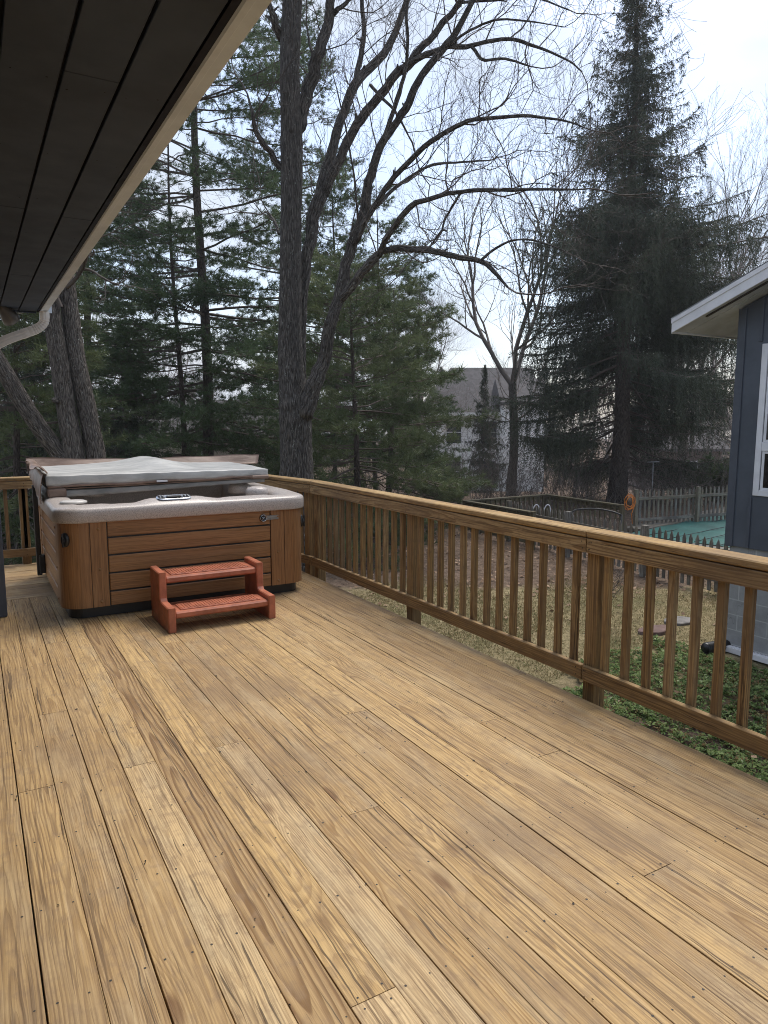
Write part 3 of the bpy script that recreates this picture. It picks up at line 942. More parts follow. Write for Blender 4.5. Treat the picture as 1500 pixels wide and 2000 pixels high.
def build_cover():
    t = thing('spa_cover', 'folded brown vinyl spa cover, white liner up, lying across the back of the hot tub', 'spa cover', (1.57, 7.4, .92))
    sag = lambda x: float(smooth(.6, 2.6, x))
    wr = lambda x, y: .003 * math.sin(x * 13 + y * 5) * math.sin(y * 9 - x * 3) + .002 * math.sin(x * 31 + y * 17)
    mb = MB()
    slab(mb, .60, 2.55, 6.80, 7.98, lambda x, y: .985 + .03 * sag(x), lambda x, y: .922 + .052 * sag(x))
    obj('lower_panel', mb, M_VGREY, t)
    mb = MB()
    slab(mb, .56, 2.56, 6.835, 7.98, lambda x, y: 1.012 + .016 * sag(x), lambda x, y: .988 + .03 * sag(x))
    obj('gap_shade', mb, M_BLACKPL, t)  # black slab standing in for the shade between the folded halves
    mb = MB()
    top = lambda x, y: 1.118 - .006 * sag(x) + (.012 + .988 * float(smooth(6.80, 7.30, y))) * (.064 * math.exp(-((x - 1.62) / .25) ** 2)
        + .026 * math.exp(-((x - 1.35) / .55) ** 2) + .010) + .4 * float(smooth(6.8, 7, y)) * wr(x, y)
    slab(mb, .545, 2.575, 6.77, 7.98, top, lambda x, y: 1.030 + .012 * sag(x) + .004 * math.sin(x * 9), 80, 30)
    obj('liner', mb, M_VINYL, t)
    # brown skirt: front piping, end caps, side skirt and the flap standing up behind
    mb = MB()
    xs = np.linspace(.55, 2.57, 40)
    tube(mb, [(x, 6.775 + .004 * math.sin(x * 20), 1.021 + .016 * sag(x) + .004 * math.sin(x * 9)) for x in xs], .013, 8)
    tube(mb, [(x, 6.79, .997 + .022 * sag(x)) for x in xs], .006, 6)
    obj('piping', mb, M_VBROWN, t)
    mb = MB(); box(mb, (.548, 6.755, .922), (.70, 6.88, 1.004), ch=.014); obj('end_cap', mb, M_VBROWN, t)
    mb = MB(); box(mb, (2.40, 6.745, 1.012), (2.585, 6.84, 1.052), ch=.012); obj('end_cap', mb, M_VBROWN, t)
    def cloth(fn, nu, nv):
        V = [fn(i / (nu - 1), j / (nv - 1)) for i in range(nu) for j in range(nv)]
        F = [(i * nv + j, (i + 1) * nv + j, (i + 1) * nv + j + 1, i * nv + j + 1) for i in range(nu - 1) for j in range(nv - 1)]
        m = MB(); m.add(V, F, None, (.5,) * 3, True); return m
    def solid(m, th=.006):
        # give the cloth its thickness
        V = np.array(m.V); n0 = len(V)
        me = bpy.data.meshes.new('tmp'); me.from_pydata(m.V, [], m.F); me.update()
        nr = np.array([list(v.normal) for v in me.vertices]); bpy.data.meshes.remove(me)
        F = list(m.F) + [tuple(i + n0 for i in f[::-1]) for f in m.F]
        from collections import Counter
        ed = Counter()
        for f in m.F:
            for a, b in zip(f, f[1:] + f[:1]): ed[(a, b)] += 1
        for (a, b) in list(ed):
            if (b, a) not in ed: F.append((a, a + n0, b + n0, b)[::-1])
        out = MB(); out.add(np.vstack([V, V - nr * th]), F, None, (.5,) * 3, True); return out
    def back(u, v):
        x = .47 + 2.42 * u
        h = .100 + .022 * math.cos(u * 6) * (1 - u) + .005 * math.sin(u * 23) - .02 * float(smooth(.93, 1, u)) * (1 - v)
        return (x + .06 * v * u, 7.93 + .10 * v + .012 * math.sin(u * 17 + v), 1.095 + h * v * (1.0 if u < .97 else 1.05))
    obj('skirt_flap', solid(cloth(back, 60, 8)), M_VBROWN, t)
    def left_top(u, v):
        y = 6.80 + 1.2 * u
        return (.56 - .105 * v + .01 * math.sin(u * 14), y, 1.135 + .05 * math.sin(v * 2.4) + .02 * math.sin(u * 9 + v * 2) * v + .03 * u)
    obj('skirt_flap', solid(cloth(left_top, 24, 8)), M_VBROWN, t)
    def left_side(u, v):
        y = 6.80 + 1.15 * u
        return (.520 - .02 * math.sin(v * 3.1) + .010 * math.sin(u * 21 + v * 4) * v - .02 * v, y, 1.13 - .26 * v * (.75 + .25 * math.cos(u * 3)) + .02 * u)
    obj('skirt_flap', solid(cloth(left_side, 24, 10)), M_VBROWN, t)
    mb = MB(); box(mb, (1.475, 6.755, 1.022), (1.575, 6.7605, 1.040), ch=.002); obj('care_tag', mb, M_WHITE, t)
build_cover()

# ------------------------------------------------------------------ spa step
def build_step():
    t = thing('spa_step', 'terracotta plastic two tread step unit in front of the hot tub', 'step', (1.62, 5.6, 0))
    xl, xr, w = 1.196, 2.053, .058
    yf, ym, yb, z1, z2 = 5.275, 5.545, 5.86, .192, .415
    for x in (xl, xr - w):
        prof = [(yf, .002), (yf, z1), (ym - .02, z1), (ym, z1 + .02), (ym, z2), (yb, z2), (yb, .002)]
        n = len(prof)
        b = .007
        cy = sum(p[0] for p in prof) / n; cz = .2
        V = []
        for (xx, sh) in ((x, b), (x + b, 0), (x + w - b, 0), (x + w, b)):
            for (y, z) in prof:
                dy = sh * (1 if y == yf else -1 if y == yb else (1 if y in (ym, ym - .02) and z > z1 - 1 else 0))
                dz = -sh if z in (z1, z2) else (0 if z < .01 else 0)
                V.append((xx, y + dy, z + dz))
        F = [(i * n + k, (i + 1) * n + k, (i + 1) * n + (k + 1) % n, i * n + (k + 1) % n) for i in range(3) for k in range(n)]
        F += [tuple(range(n)), tuple(range(3 * n, 4 * n))[::-1]]
        m = MB(); m.add(V, F); obj('side_panel', m, M_STEP, t)
    for (y0, y1, zt) in ((yf + .012, ym - .01, .155), (ym + .012, yb - .01, .375)):
        m = MB()
        box(m, (xl + w - .004, y0, zt - .052), (xr - w + .004, y1, zt), ch=.012)
        to = obj('tread', m, M_STEP, t)
        m = MB()
        px0, px1, py0, py1 = xl + w + .05, xr - w - .05, y0 + .045, y1 - .03
        box(m, (px0, py0, zt - .002), (px1, py1, zt + .009), ch=.003)
        k = px0 + .012
        while k < px1 - .012:
            box(m, (k, py0 + .008, zt + .008), (k + .013, py1 - .008, zt + .0125), ch=.0015); k += .024
        obj('tread_pad', m, M_STEP, to)
    m = MB(); box(m, (xl + w, yb - .06, .02), (xr - w, yb - .04, .10)); obj('stretcher', m, M_STEP, t)
build_step()

# ------------------------------------------------------------------ the house this deck belongs to: eave overhead, sliver of wall
def build_own_house():
    t = thing('house', 'dark boarded eave with cream gutter of the house overhead', 'house', (-1.6, 6.45, 0))
    ZS, YE = 2.55, 7.14
    edges = [.580, .436, .283, .128, -.03, -.185, -.34, -.495, -.65, -.81, -.97, -1.13, -1.29, -1.45, -1.6]
    cross = {1: [2.24, 5.4], 2: [3.725], 0: [3.78, -.4], 3: [1.2, 5.0], 4: [3.0]}
    m = MB()
    for k in range(len(edges) - 1):
        ys = [-4.0] + sorted(cross.get(k, [])) + [YE - .02]
        for a, b in zip(ys[:-1], ys[1:]):
            dz = RNG.uniform(0, .0015)
            box(m, (edges[k + 1] + .0045, a + .0025, ZS + dz), (edges[k] - .0045, b - .0025, ZS + .018), ch=.002)
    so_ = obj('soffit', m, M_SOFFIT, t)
    nm = MB()
    for k in range(6):
        for y in np.arange(.5, 7, .61):
            for fx in (.2, .8):
                px = edges[k + 1] + fx * (edges[k] - edges[k + 1]) + RNG.uniform(-.01, .01); py = y + RNG.uniform(-.04, .04); r = RNG.uniform(.0022, .004)
                nm.add([(px + r * math.cos(a), py + r * math.sin(a), ZS - .0006) for a in np.linspace(0, 2 * math.pi, 7)[:-1]], [tuple(range(6))[::-1]])
    obj('nails', nm, M_SOFFBACK, so_)
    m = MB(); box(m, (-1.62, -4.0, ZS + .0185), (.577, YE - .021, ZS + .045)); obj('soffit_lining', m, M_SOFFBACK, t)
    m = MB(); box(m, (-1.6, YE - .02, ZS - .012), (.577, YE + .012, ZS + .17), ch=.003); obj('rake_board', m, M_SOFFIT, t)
    # roof over it
    m = MB()
    V = [(.66, -4.2, 2.70), (.66, YE + .05, 2.70), (-4.5, YE + .05, 4.1), (-4.5, -4.2, 4.1), (.66, -4.2, 2.73), (.66, YE + .05, 2.73), (-4.5, YE + .05, 4.13), (-4.5, -4.2, 4.13)]
    m.add(V, [(0, 1, 2, 3), (7, 6, 5, 4), (0, 4, 5, 1), (1, 5, 6, 2), (2, 6, 7, 3), (3, 7, 4, 0)])
    obj('roof', m, M_SHINGLE, t)
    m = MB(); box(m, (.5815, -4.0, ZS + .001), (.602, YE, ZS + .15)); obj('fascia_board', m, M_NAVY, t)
    # K-style gutter (hollow), its painted underside faces down
    pr = [(.603, ZS + .15), (.603, ZS + .004), (.609, ZS - .002), (.627, ZS - .002), (.632, ZS + .005), (.664, ZS + .005), (.670, ZS + .016), (.678, ZS + .055), (.705, ZS + .09), (.708, ZS + .14), (.702, ZS + .14), (.699, ZS + .093),
          (.672, ZS + .058), (.662, ZS + .013), (.611, ZS + .013), (.609, ZS + .15)]
    n = len(pr); m = MB()
    ys = [-4.0, 3.05, 3.058, YE]
    V = []
    for i, y in enumerate(ys):
        o = -.0012 if i >= 2 else 0
        V += [(x + o, y, z + o) for x, z in pr]
    F = [(i * n + k, (i + 1) * n + k, (i + 1) * n + (k + 1) % n, i * n + (k + 1) % n) for i in range(len(ys) - 1) for k in range(n)]
    m.add(V, F)
    box(m, (.603, YE + .0005, ZS), (.705, YE + .004, ZS + .14))
    obj('gutter', m, M_GUTTER, t)
    # ribbed downspout elbowing back towards the wall
    e = at_y(-60, 712, 7.12)
    s = np.array([.634, 7.07, ZS - .003])
    pts = spline([s, s + [0, 0, -.05], s + [-.012, .01, -.10], s + [-.06, .02, -.145], s + [-.13, .03, -.178], s * .4 + e * .6 + [0, 0, .0], e], 6)
    N_ = 28
    ang = np.linspace(0, 2 * math.pi, N_, endpoint=False)
    shp = np.array([1.0 / max(abs(math.cos(a)) / 1.0, abs(math.sin(a)) / .74) * (1 if k % 2 else .95) for k, a in enumerate(ang)])
    m = MB(); V = []
    tg = np.gradient(pts, axis=0); tg /= np.linalg.norm(tg, axis=1)[:, None]
    for i, p in enumerate(pts):
        w_ = np.array([0, 1.0, 0]); u_ = np.cross(w_, tg[i]); u_ /= np.linalg.norm(u_)
        rib = 1.0 if (i < 8 or i > 26) else (1.04 if i % 2 else .97)
        for k in range(N_):
            V.append(p + (w_ * math.cos(ang[k]) * .046 + u_ * math.sin(ang[k]) * .052) * shp[k] * rib)
    F = [(i * N_ + k, i * N_ + (k + 1) % N_, (i + 1) * N_ + (k + 1) % N_, (i + 1) * N_ + k) for i in range(len(pts) - 1) for k in range(N_)]
    m.add(V, F); obj('downspout', m, M_DOWN, t)
    # walls: the long wall far to the left and the short return that shows at the picture edge
    m = MB()
    box(m, (-1.75, -4.0, -1.6), (-1.6, 6.42, ZS)); box(m, (-1.6, 6.43, -.02), (.155, 6.56, ZS - .001))
    w = obj('wall', m, M_BLUE, t)
    m = MB(); box(m, (.075, 6.412, .004), (.165, 6.429, ZS - .002), ch=.003); box(m, (.1555, 6.4295, .004), (.168, 6.57, ZS - .002), ch=.003)
    obj('corner_board', m, M_BLUETRIM, w)
    # floodlight at the corner under the eave
    c = at_y(13, 612, 7.0)
    m = MB(); b2 = MB()
    lathe(b2, [(.030, .10), (.034, .06), (.045, .04), (.066, -.03), (.074, -.075), (.070, -.078), (.04, -.05), (.002, -.045)], (0, 0, 0), n=24)
    Mx = Matrix.Translation(c) @ Matrix.Rotation(R(-38), 4, 'Y') @ Matrix.Rotation(R(35), 4, 'X')
    m.add([Mx @ Vector(v) for v in b2.V], b2.F, None, (.5,) * 3, True)
    top = np.array(Mx @ Vector((0, 0, .09)))
    tube(m, [top, top * .5 + np.array([c[0] - .06, c[1] + .06, ZS - .03]) * .5, (c[0] - .06, c[1] + .06, ZS - .011)], .016, 10)
    obj('floodlight', m, M_LAMP, t)
build_own_house()

# ------------------------------------------------------------------ the slate blue outbuilding on the right
def build_outbuilding():
    t = thing('outbuilding', 'slate blue batten sided building with white rake board over painted block', 'building', (11, 1, -1.55))
    W, YC, YN, XE, SL = 8.5, 5.65, -5.0, 15.0, .383
    m = MB()
    zt = lambda y: 2.985 + SL * (YC - y)
    V = [(W, YC, -.03), (W, YN, -.03), (W, YN, zt(YN)), (W, YC, zt(YC)), (XE, YC, -.03), (XE, YN, -.03), (XE, YN, zt(YN)), (XE, YC, zt(YC))]
    m.add(V, [(0, 3, 2, 1), (4, 5, 6, 7), (0, 1, 5, 4), (3, 7, 6, 2), (0, 4, 7, 3), (1, 2, 6, 5)])
    wall = obj('wall', m, M_BLUE, t)
    m = MB()
    for y in [5.36, 3.88, 3.5, 3.1, 2.7, 2.3, 1.9, 1.5, 1.1, .7]:
        if y == 5.36:
            box(m, (W - .018, y - .02, -.028), (W - .0005, y + .02, .63)); box(m, (W - .018, y - .02, 2.56), (W - .0005, y + .02, zt(y + .02) - .002))
        else:
            box(m, (W - .018, y - .02, -.028), (W - .0005, y + .02, zt(y + .02) - .002))
    obj('batten', m, M_BLUETRIM, wall)
    m = MB(); box(m, (W - .02, YC - .085, -.04), (W - .0005, YC + .02, zt(YC) - .002), ch=.003); box(m, (W, YC + .0005, -.04), (W + .09, YC + .019, zt(YC) - .01), ch=.003)
    obj('corner_board', m, M_BLUETRIM, wall)
    m = MB(); box(m, (W + .03, YN, -1.75), (XE - .03, YC - .03, -.0305)); obj('foundation', m, M_BLOCK, t)
    m = MB(); box(m, (W - .055, YN, -1.44), (W + .028, YC - .0, -1.365), ch=.004)
    for k in range(60):
        y = YC - .05 - k * .05
        box(m, (W - .052, y, -1.365), (W + .02, y + .018, -1.357))
    obj('base_flashing', m, M_WHITE, t)
    # roof: slab following the slope, white rake board, soffit with a split board
    RX, YE = W - .45, 6.32
    zb = lambda y: 2.735 + SL * (YE - y)
    def slope(m, x0, x1, y0, y1, d0, d1):
        V = [(x, y, zb(y) + d) for x in (x0, x1) for y in (y0, y1) for d in (d0, d1)]
        m.add(V, [(0, 1, 3, 2), (4, 6, 7, 5), (0, 4, 5, 1), (2, 3, 7, 6), (0, 2, 6, 4), (1, 5, 7, 3)])
    m = MB(); slope(m, RX + .021, XE + .4, YE - .001, YN, .06, .178); obj('roof', m, M_SHINGLE, t)
    m = MB(); slope(m, RX, RX + .02, YE, 3.7, 0, .168); slope(m, RX + .0015, RX + .02, 3.695, YN, 0, .168)
    slope(m, RX - .012, RX - .0005, YE + .004, YN, .120, .190)
    slope(m, RX - .012, XE + .4, YE + .012, YN, .1785, .192)
    obj('rake_board', m, M_WHITE, t)
    m = MB(); slope(m, RX + .021, XE + .4, YE + .019, YE + .0005, .0, .165); obj('eave_board', m, M_WHITE, t)
    m = MB()
    for (x0, x1, e) in ((RX + .022, RX + .125, .012), (RX + .13, RX + .30, .016), (RX + .304, XE, .012)):
        slope(m, x0, x1, YE - .002, YN, e, .059)
    so = obj('soffit', m, M_WSOFF, t)
    m = MB(); slope(m, RX + .10, RX + .135, 5.9, 5.0, -.004, .010); obj('split_board', m, plain('dark_split', (.05, .04, .035), .8), so)
    # window
    y0, y1, z0, z1, zm = 5.325, 4.05, .655, 2.525, 1.27
    m = MB()
    f = .075
    for lo, hi in (((W - .03, y0 - f, z0), (W - .0005, y0, z1)), ((W - .03, y1, z0), (W - .0005, y1 + f, z1)),
                   ((W - .03, y1 + f + .001, z0), (W - .0005, y0 - f - .001, z0 + f)), ((W - .03, y1 + f + .001, z1 - f), (W - .0005, y0 - f - .001, z1)),
                   ((W - .027, y1 + f + .001, zm - .055), (W - .0005, y0 - f - .001, zm + .055))):
        box(m, lo, hi, ch=.004)
    for (a, b) in ((z0 + f + .001, zm - .056), (zm + .056, z1 - f - .001)):
        for lo, hi in (((W - .02, y0 - f - .045, a), (W - .001, y0 - f - .012, b)), ((W - .02, y1 + f + .001, a), (W - .001, y1 + f + .03, b)),
                       ((W - .019, y1 + f + .031, a), (W - .001, y0 - f - .046, a + .03)), ((W - .019, y1 + f + .031, b - .03), (W - .001, y0 - f - .046, b))):
            box(m, lo, hi, ch=.002)
    wo_ = obj('window', m, M_WHITE, t)
    N = NT('dark_window_glass'); N.done((.012, .014, .016), .06, .6)
    m = MB(); box(m, (W - .012, y1 + f, z0 + f), (W - .0007, y0 - f - .012, z1 - f)); obj('pane', m, N.m, wo_)
build_outbuilding()
def drain():
    m = MB()
    p = np.array([8.14, 5.62, -1.37])
    pts = [p + np.array([.0, .0, .0]) + np.array([.9, -.08, -.02]) * s for s in np.linspace(0, 1, 40)]
    rad = [.078 if k % 2 else .066 for k in range(40)]
    tube(m, pts, rad, 14, False)
    tube(m, [pts[0] + np.array([.001, 0, 0]), pts[0] + np.array([.02, 0, 0])], .064, 14, True)
    o = obj('drain_pipe', m, M_BLACKPL)
    tag(o, 'black corrugated drain pipe end lying at the foot of the block wall', 'pipe')
drain()

# ------------------------------------------------------------------ fences, pool
def picket_fence(a, b, ztop, zbot, label, pitch=.13, pw=.075, post_every=2.3, side=1):
    a, b = np.array(a, float), np.array(b, float)
    L = float(np.linalg.norm(b - a)); th = math.atan2(b[1] - a[1], b[0] - a[0])
    t = thing('picket_fence', label, 'fence', (a[0], a[1], zbot))
    M = Matrix.Translation((a[0], a[1], 0)) @ Matrix.Rotation(th, 4, 'Z')
    n = min(100, int(L / pitch))
    for k in range(n):
        x = (k + .5) * pitch; m = MB(); h = ztop + RNG.uniform(-.02, .02); tilt = RNG.uniform(-.006, .006)
        pr = [(-pw / 2, zbot + .05), (pw / 2, zbot + .05), (pw / 2, h - .09), (0, h), (-pw / 2, h - .09)]
        V = [(x + q + tilt * (z - zbot), y, z) for y in (-.011, .009) for q, z in pr]
        F = [(0, 1, 2, 3, 4), (9, 8, 7, 6, 5)] + [(j, j + 5, (j + 1) % 5 + 5, (j + 1) % 5) for j in range(5)]
        m.add([M @ Vector(v) for v in V], F, [(v[0] - x + RNG.uniform(-.003, .003), v[2] + k * 3.7, v[1] + .03) for v in V], (RNG.random(), RNG.uniform(.2, .8), RNG.uniform(.3, 1)))
        obj('picket', m, M_FENCE, t)
    for z in (zbot + .28, ztop - .25):
        m = MB(); wood_box(m, (0, .0095 if side > 0 else -.0505, z - .042), (L, .048 if side > 0 else -.0115, z + .042), 0, None, M); obj('fence_rail', m, M_FENCE, t)
    x = 0.0
    while x < L + .05:
        m = MB(); wood_box(m, (x - .05, .0485 if side > 0 else -.151, zbot - .2), (x + .05, .148 if side > 0 else -.051, ztop + .02), 2, None, M); obj('post', m, M_FENCE, t); x += post_every
    return t
picket_fence(P(1470, 1078, 11.6)[:2], P(1000, 985, 17.9)[:2], -.46, -1.47, 'weathered grey picket fence in front of the green pool cover', .15, .07)
picket_fence(P(1238, 962, 19.6)[:2], P(1470, 945, 21.4)[:2], -.34, -1.47, 'weathered grey picket fence beyond the pool, beside the spruce trunk', .165, .07, side=-1)
def pool_rail():
    t = thing('pool_deck_railing', 'old mossy timber railing round the raised pool deck behind the picket fence', 'railing', tuple(P(1068, 964, 20.6)[:2]) + (-1.5,))
    c0, c1, c2, c3 = (P(1042, 1003, 16.6)[:2], P(908, 976, 19.0)[:2], P(1068, 964, 20.6)[:2], P(1216, 985, 18.0)[:2])
    for (a, b, first) in ((c1, c0, 0), (c1, c2, 1), (c2, c3, 1)):
        L = float(np.linalg.norm(b - a)); th = math.atan2(b[1] - a[1], b[0] - a[0])
        M = Matrix.Translation((a[0], a[1], 0)) @ Matrix.Rotation(th, 4, 'Z')
        m = MB(); wood_box(m, (.03, -.07, -.60), (L - .03, .07, -.56), 0, None, M); obj('rail_cap', m, M_POOLRAIL, t)
        for z in (-.66, -1.30):
            m = MB(); wood_box(m, (.03, -.02, z - .045), (L - .03, .02, z + .045), 0, None, M); obj('rail', m, M_POOLRAIL, t)
        n = int(L / .175)
        for k in range(1, n):
            if not first and k % 2: continue
            x = L * k / n; m = MB(); wood_box(m, (x - .02, -.0605, -1.38), (x + .02, -.0205, -.601), 2, None, M); obj('baluster', m, M_POOLRAIL, t)
        m = MB(); wood_box(m, (-.05, -.05, -1.9), (.05, .05, -.56 if first else -.561), 2, None, M); obj('post', m, M_POOLRAIL, t)
        m = MB(); wood_box(m, (L - .055, -.055, -1.9), (L + .045, .045, -.552), 2, None, M); obj('post', m, M_POOLRAIL, t)
pool_rail()
def pool():
    # local x runs along the far edge, local y points away from the deck
    o = np.array([14.6, 12.5]); ang = math.atan2(.215, .977)
    t = thing('swimming_pool', 'swimming pool under a green winter cover behind the grey fence', 'pool', (o[0], o[1], -1.5), ang)
    xs, ys = np.linspace(0, 7, 60), np.linspace(-4.6, 0, 40)
    X, Y = np.meshgrid(xs, ys, indexing='ij')
    rr = np.random.default_rng(6)
    Z = .16 - .06 * np.sin(X / 7 * math.pi) * np.sin(-Y / 4.6 * math.pi) + .010 * np.sin(X * 4.1 + Y) + .008 * np.sin(Y * 5.3 + X * 1.7)
    i = np.arange(59)[:, None] * 40 + np.arange(39)[None]
    big('pool_cover', np.stack([X, Y, Z], -1).reshape(-1, 3), np.stack([i, i + 40, i + 41, i + 1], -1).reshape(-1, 4), M_COVERPOOL, t, local=True, smooth_=True)
    m = MB()
    for k in range(4):
        wood_box(m, (.9, .03 + k * .15, .10), (7.6, .03 + k * .15 + .144, .175), 0, (.7, .5, .6))
    wood_box(m, (-.3, -4.6, .0), (-.02, .6, .14), 1, (.8, .5, .8)); wood_box(m, (7.02, -4.6, .0), (7.6, .0, .16), 1, (.8, .5, .8)); wood_box(m, (-.3, -5.1, 0), (7.6, -4.62, .14), 0, (.8, .5, .8))
    obj('coping', m, M_FENCE, t, local=True)
    m = MB()
    for k in range(7):
        y = -.5 - k * .62
        tube(m, [(0, y, .175), (3.5, y, .125), (7, y, .175)], .008, 5)
    obj('cover_strap', m, M_BLACKPL, t, local=True)
pool()
def pool_bits():
    m = MB()
    pts = spline([P(1118, 999, 17.2), P(1130, 995, 17.2), P(1165, 994, 17.0), P(1195, 999, 16.8), P(1214, 1006, 16.7)], 5)
    tube(m, pts, .022, 8)
    tube(m, [pts[0], pts[0] * [1, 1, 0] + [0, 0, -1.47]], .022, 8); tube(m, [pts[-1], pts[-1] * [1, 1, 0] + [0, 0, -1.47]], .022, 8)
    tag(obj('pool_handrail', m, M_BLACKPL), 'black curved handrail in front of the mossy pool deck railing', 'handrail')
    t = thing('pool_ladder', 'white curved ladder rails standing behind the picket fence', 'ladder', tuple(P(1055, 1000, 19.5)[:2]) + (-1.47,))
    for u in (1040, 1062):
        b = P(u, 1000, 19.5); m = MB()
        at = lambda s_, z_: [b[0] + RT[0] * s_, b[1] + RT[1] * s_, z_]
        q = [at(0, -1.45), at(0, -1.0), at(.03, -.82), at(.10, -.74), at(.17, -.80), at(.19, -1.05)]
        tube(m, spline(q, 5), .015, 8); obj('ladder_rail', m, M_WHITE, t)
    m = MB(); c = P(1228, 980, 17.9)
    rr = np.random.default_rng(5)
    pts = []
    for k in range(56):
        a = k * 2 * math.pi / 14
        r = .145 + .04 * math.sin(k * .12) + rr.uniform(-.02, .02)
        pts.append(c + RT * (r * math.cos(a) * .75) + np.array([0, 0, r * math.sin(a) * 1.15]) - FW * (.03 + .001 * k))
    pts += [c + RT * .05 + np.array([0, 0, -.3]) - FW * .1, c + RT * .08 + np.array([0, 0, -.55]) - FW * .1]
    tube(m, pts, .010, 6)
    tag(obj('garden_hose', m, M_ORANGE), 'coiled orange hose hanging on the end post of the pool railing', 'hose')
    t = thing('metal_pole', 'thin grey metal pole with a short crossbar beyond the far picket fence', 'pole', tuple(P(1276, 950, 24)[:2]) + (-1.47,))
    a = P(1276, 903, 24); m = MB(); tube(m, [a, a * [1, 1, 0] + [0, 0, -1.47]], .018, 8); obj('pole', m, M_METAL, t)
    m = MB(); tube(m, [a - RT * .2, a + RT * .2 + [0, 0, .02]], .022, 8); obj('crossbar', m, M_METAL, t)
pool_bits()
def stones():
    rr = np.random.default_rng(4)
    for (c, r, mat, lab) in (((8.45, 6.66), (.30, .16), M_REDSTONE, 'reddish flat stepping stone at the edge of the groundcover'),
                             ((9.15, 6.78), (.26, .20), M_STONE, 'grey flat stepping stone lying on the lawn by the groundcover')):
        m = MB(); n = 11
        ring = [(c[0] + r[0] * math.cos(a) * rr.uniform(.8, 1.1), c[1] + r[1] * math.sin(a) * rr.uniform(.8, 1.1)) for a in np.linspace(0, 2 * math.pi, n, endpoint=False)]
        V = [(x, y, -1.5) for x, y in ring] + [(x, y, -1.425) for x, y in ring] + [(c[0] + (x - c[0]) * .93, c[1] + (y - c[1]) * .93, -1.415) for x, y in ring]
        F = [(i * n + k, i * n + (k + 1) % n, (i + 1) * n + (k + 1) % n, (i + 1) * n + k) for i in range(2) for k in range(n)] + [tuple(range(2 * n, 3 * n))]
        m.add(V, F); tag(obj('stepping_stone', m, mat), lab, 'stone')
stones()

# ------------------------------------------------------------------ far houses
def far_house(name, label, u, v_base, d, build, rz=0.0):
    p = P(u, 820, d)
    t = thing(name, label, 'house', (p[0], p[1], ground_z(p[0], p[1])), -YAW + rz)
    build(t)
M_HWHITE = plain('far_white_siding', (.82, .82, .81), .7, .2, var=.04)
M_HROOF = plain('far_grey_shingles', (.105, .098, .098), .9, .1, var=.2, scale=3)
M_HBEIGE = plain('beige_siding', (.42, .40, .33), .7, .2, var=.08)
M_HBRICK = plain('chimney_brick', (.33, .27, .22), .85, .15, var=.25, scale=4)
N = NT('far_window_glass'); N.done((.03, .035, .04), .1, .5); M_HGLASS = N.m
def roof_prism(m, x0, x1, y0, y1, z0, z1, hip0=0.0, hip1=0.0, th=.18):
    ym = (y0 + y1) / 2
    for dz in (0,):
        V = [(x0, y0, z0), (x1, y0, z0), (x1, y1, z0), (x0, y1, z0), (x0 + hip0, ym, z1), (x1 - hip1, ym, z1)]
        V += [(a, b, c - th) for a, b, c in V[:4]]
        m.add(V, [(0, 1, 5, 4), (1, 2, 5), (2, 3, 4, 5), (3, 0, 4), (6, 7, 1, 0), (7, 8, 2, 1), (8, 9, 3, 2), (9, 6, 0, 3), (9, 8, 7, 6)])
def wins(t, wall, y, rects):
    for (x0, z0, w, h) in rects:
        m = MB(); f = .09
        for lo, hi in (((x0, y - .06, z0), (x0 + f, y - .001, z0 + h)), ((x0 + w - f, y - .06, z0), (x0 + w, y - .001, z0 + h)),
                       ((x0 + f, y - .058, z0), (x0 + w - f, y - .001, z0 + f)), ((x0 + f, y - .058, z0 + h - f), (x0 + w - f, y - .001, z0 + h)), ((x0 + f, y - .05, z0 + h / 2 - .03), (x0 + w - f, y - .001, z0 + h / 2 + .03))):
            box(m, lo, hi)
        wo_ = obj('window', m, M_WHITE, t, local=True)
        m = MB(); box(m, (x0 + f, y - .03, z0 + f), (x0 + w - f, y - .0008, z0 + h - f)); obj('pane', m, M_HGLASS, wo_, local=True)
def bh1(t):
    m = MB(); box(m, (0, 0, -1), (8.2, 8, 5.35)); w = obj('wall', m, M_HWHITE, t, local=True)
    m = MB(); roof_prism(m, -.4, 8.6, -.5, 8.5, 5.5, 8.9, 2.6, .3); r_ = obj('roof', m, M_HROOF, t, local=True)
    m = MB(); box(m, (-.45, -.6, 5.30), (8.6, -.505, 5.52)); obj('eave_board', m, M_HWHITE, t, local=True)
    m = MB(); box(m, (-.7, 1.2, 0), (.0 - .002, 2.4, 8.0)); box(m, (-.78, 1.1, 8.0), (.07, 2.5, 8.2)); obj('chimney', m, M_HBRICK, t, local=True)
    m = MB(); roof_prism(m, 5.0, 8.4, -2.2, 3.0, 6.2, 7.9, 0, 0); obj('dormer_roof', m, M_HROOF, t, local=True)
    m = MB(); box(m, (5.3, -1.9, -1), (8.1, -.002, 6.1)); obj('bay', m, M_HWHITE, t, local=True)
    wins(t, w, 0, [(1.5, 3.3, 1.2, 1.7), (3.9, 3.3, 1.3, 1.7), (1.5, .6, 1.2, 1.6), (3.9, .6, 1.2, 1.6)])
far_house('far_house', 'white two storey house with grey roof glimpsed between the pines and the spruce', 828, 930, 50, bh1)
def bh2(t):
    m = MB(); box(m, (0, 0, -1), (9, 6, 2.75)); w = obj('wall', m, M_HBEIGE, t, local=True)
    m = MB(); roof_prism(m, -.4, 9.4, -.5, 6.5, 2.9, 5.0, 0, 0); obj('roof', m, M_HROOF, t, local=True)
    wins(t, w, 0, [(2.6, .75, 1.0, 1.6), (5.2, .75, 1.0, 1.6)])
far_house('far_house', 'beige sided single storey house glimpsed behind the pines on the left', 262, 880, 38, bh2)
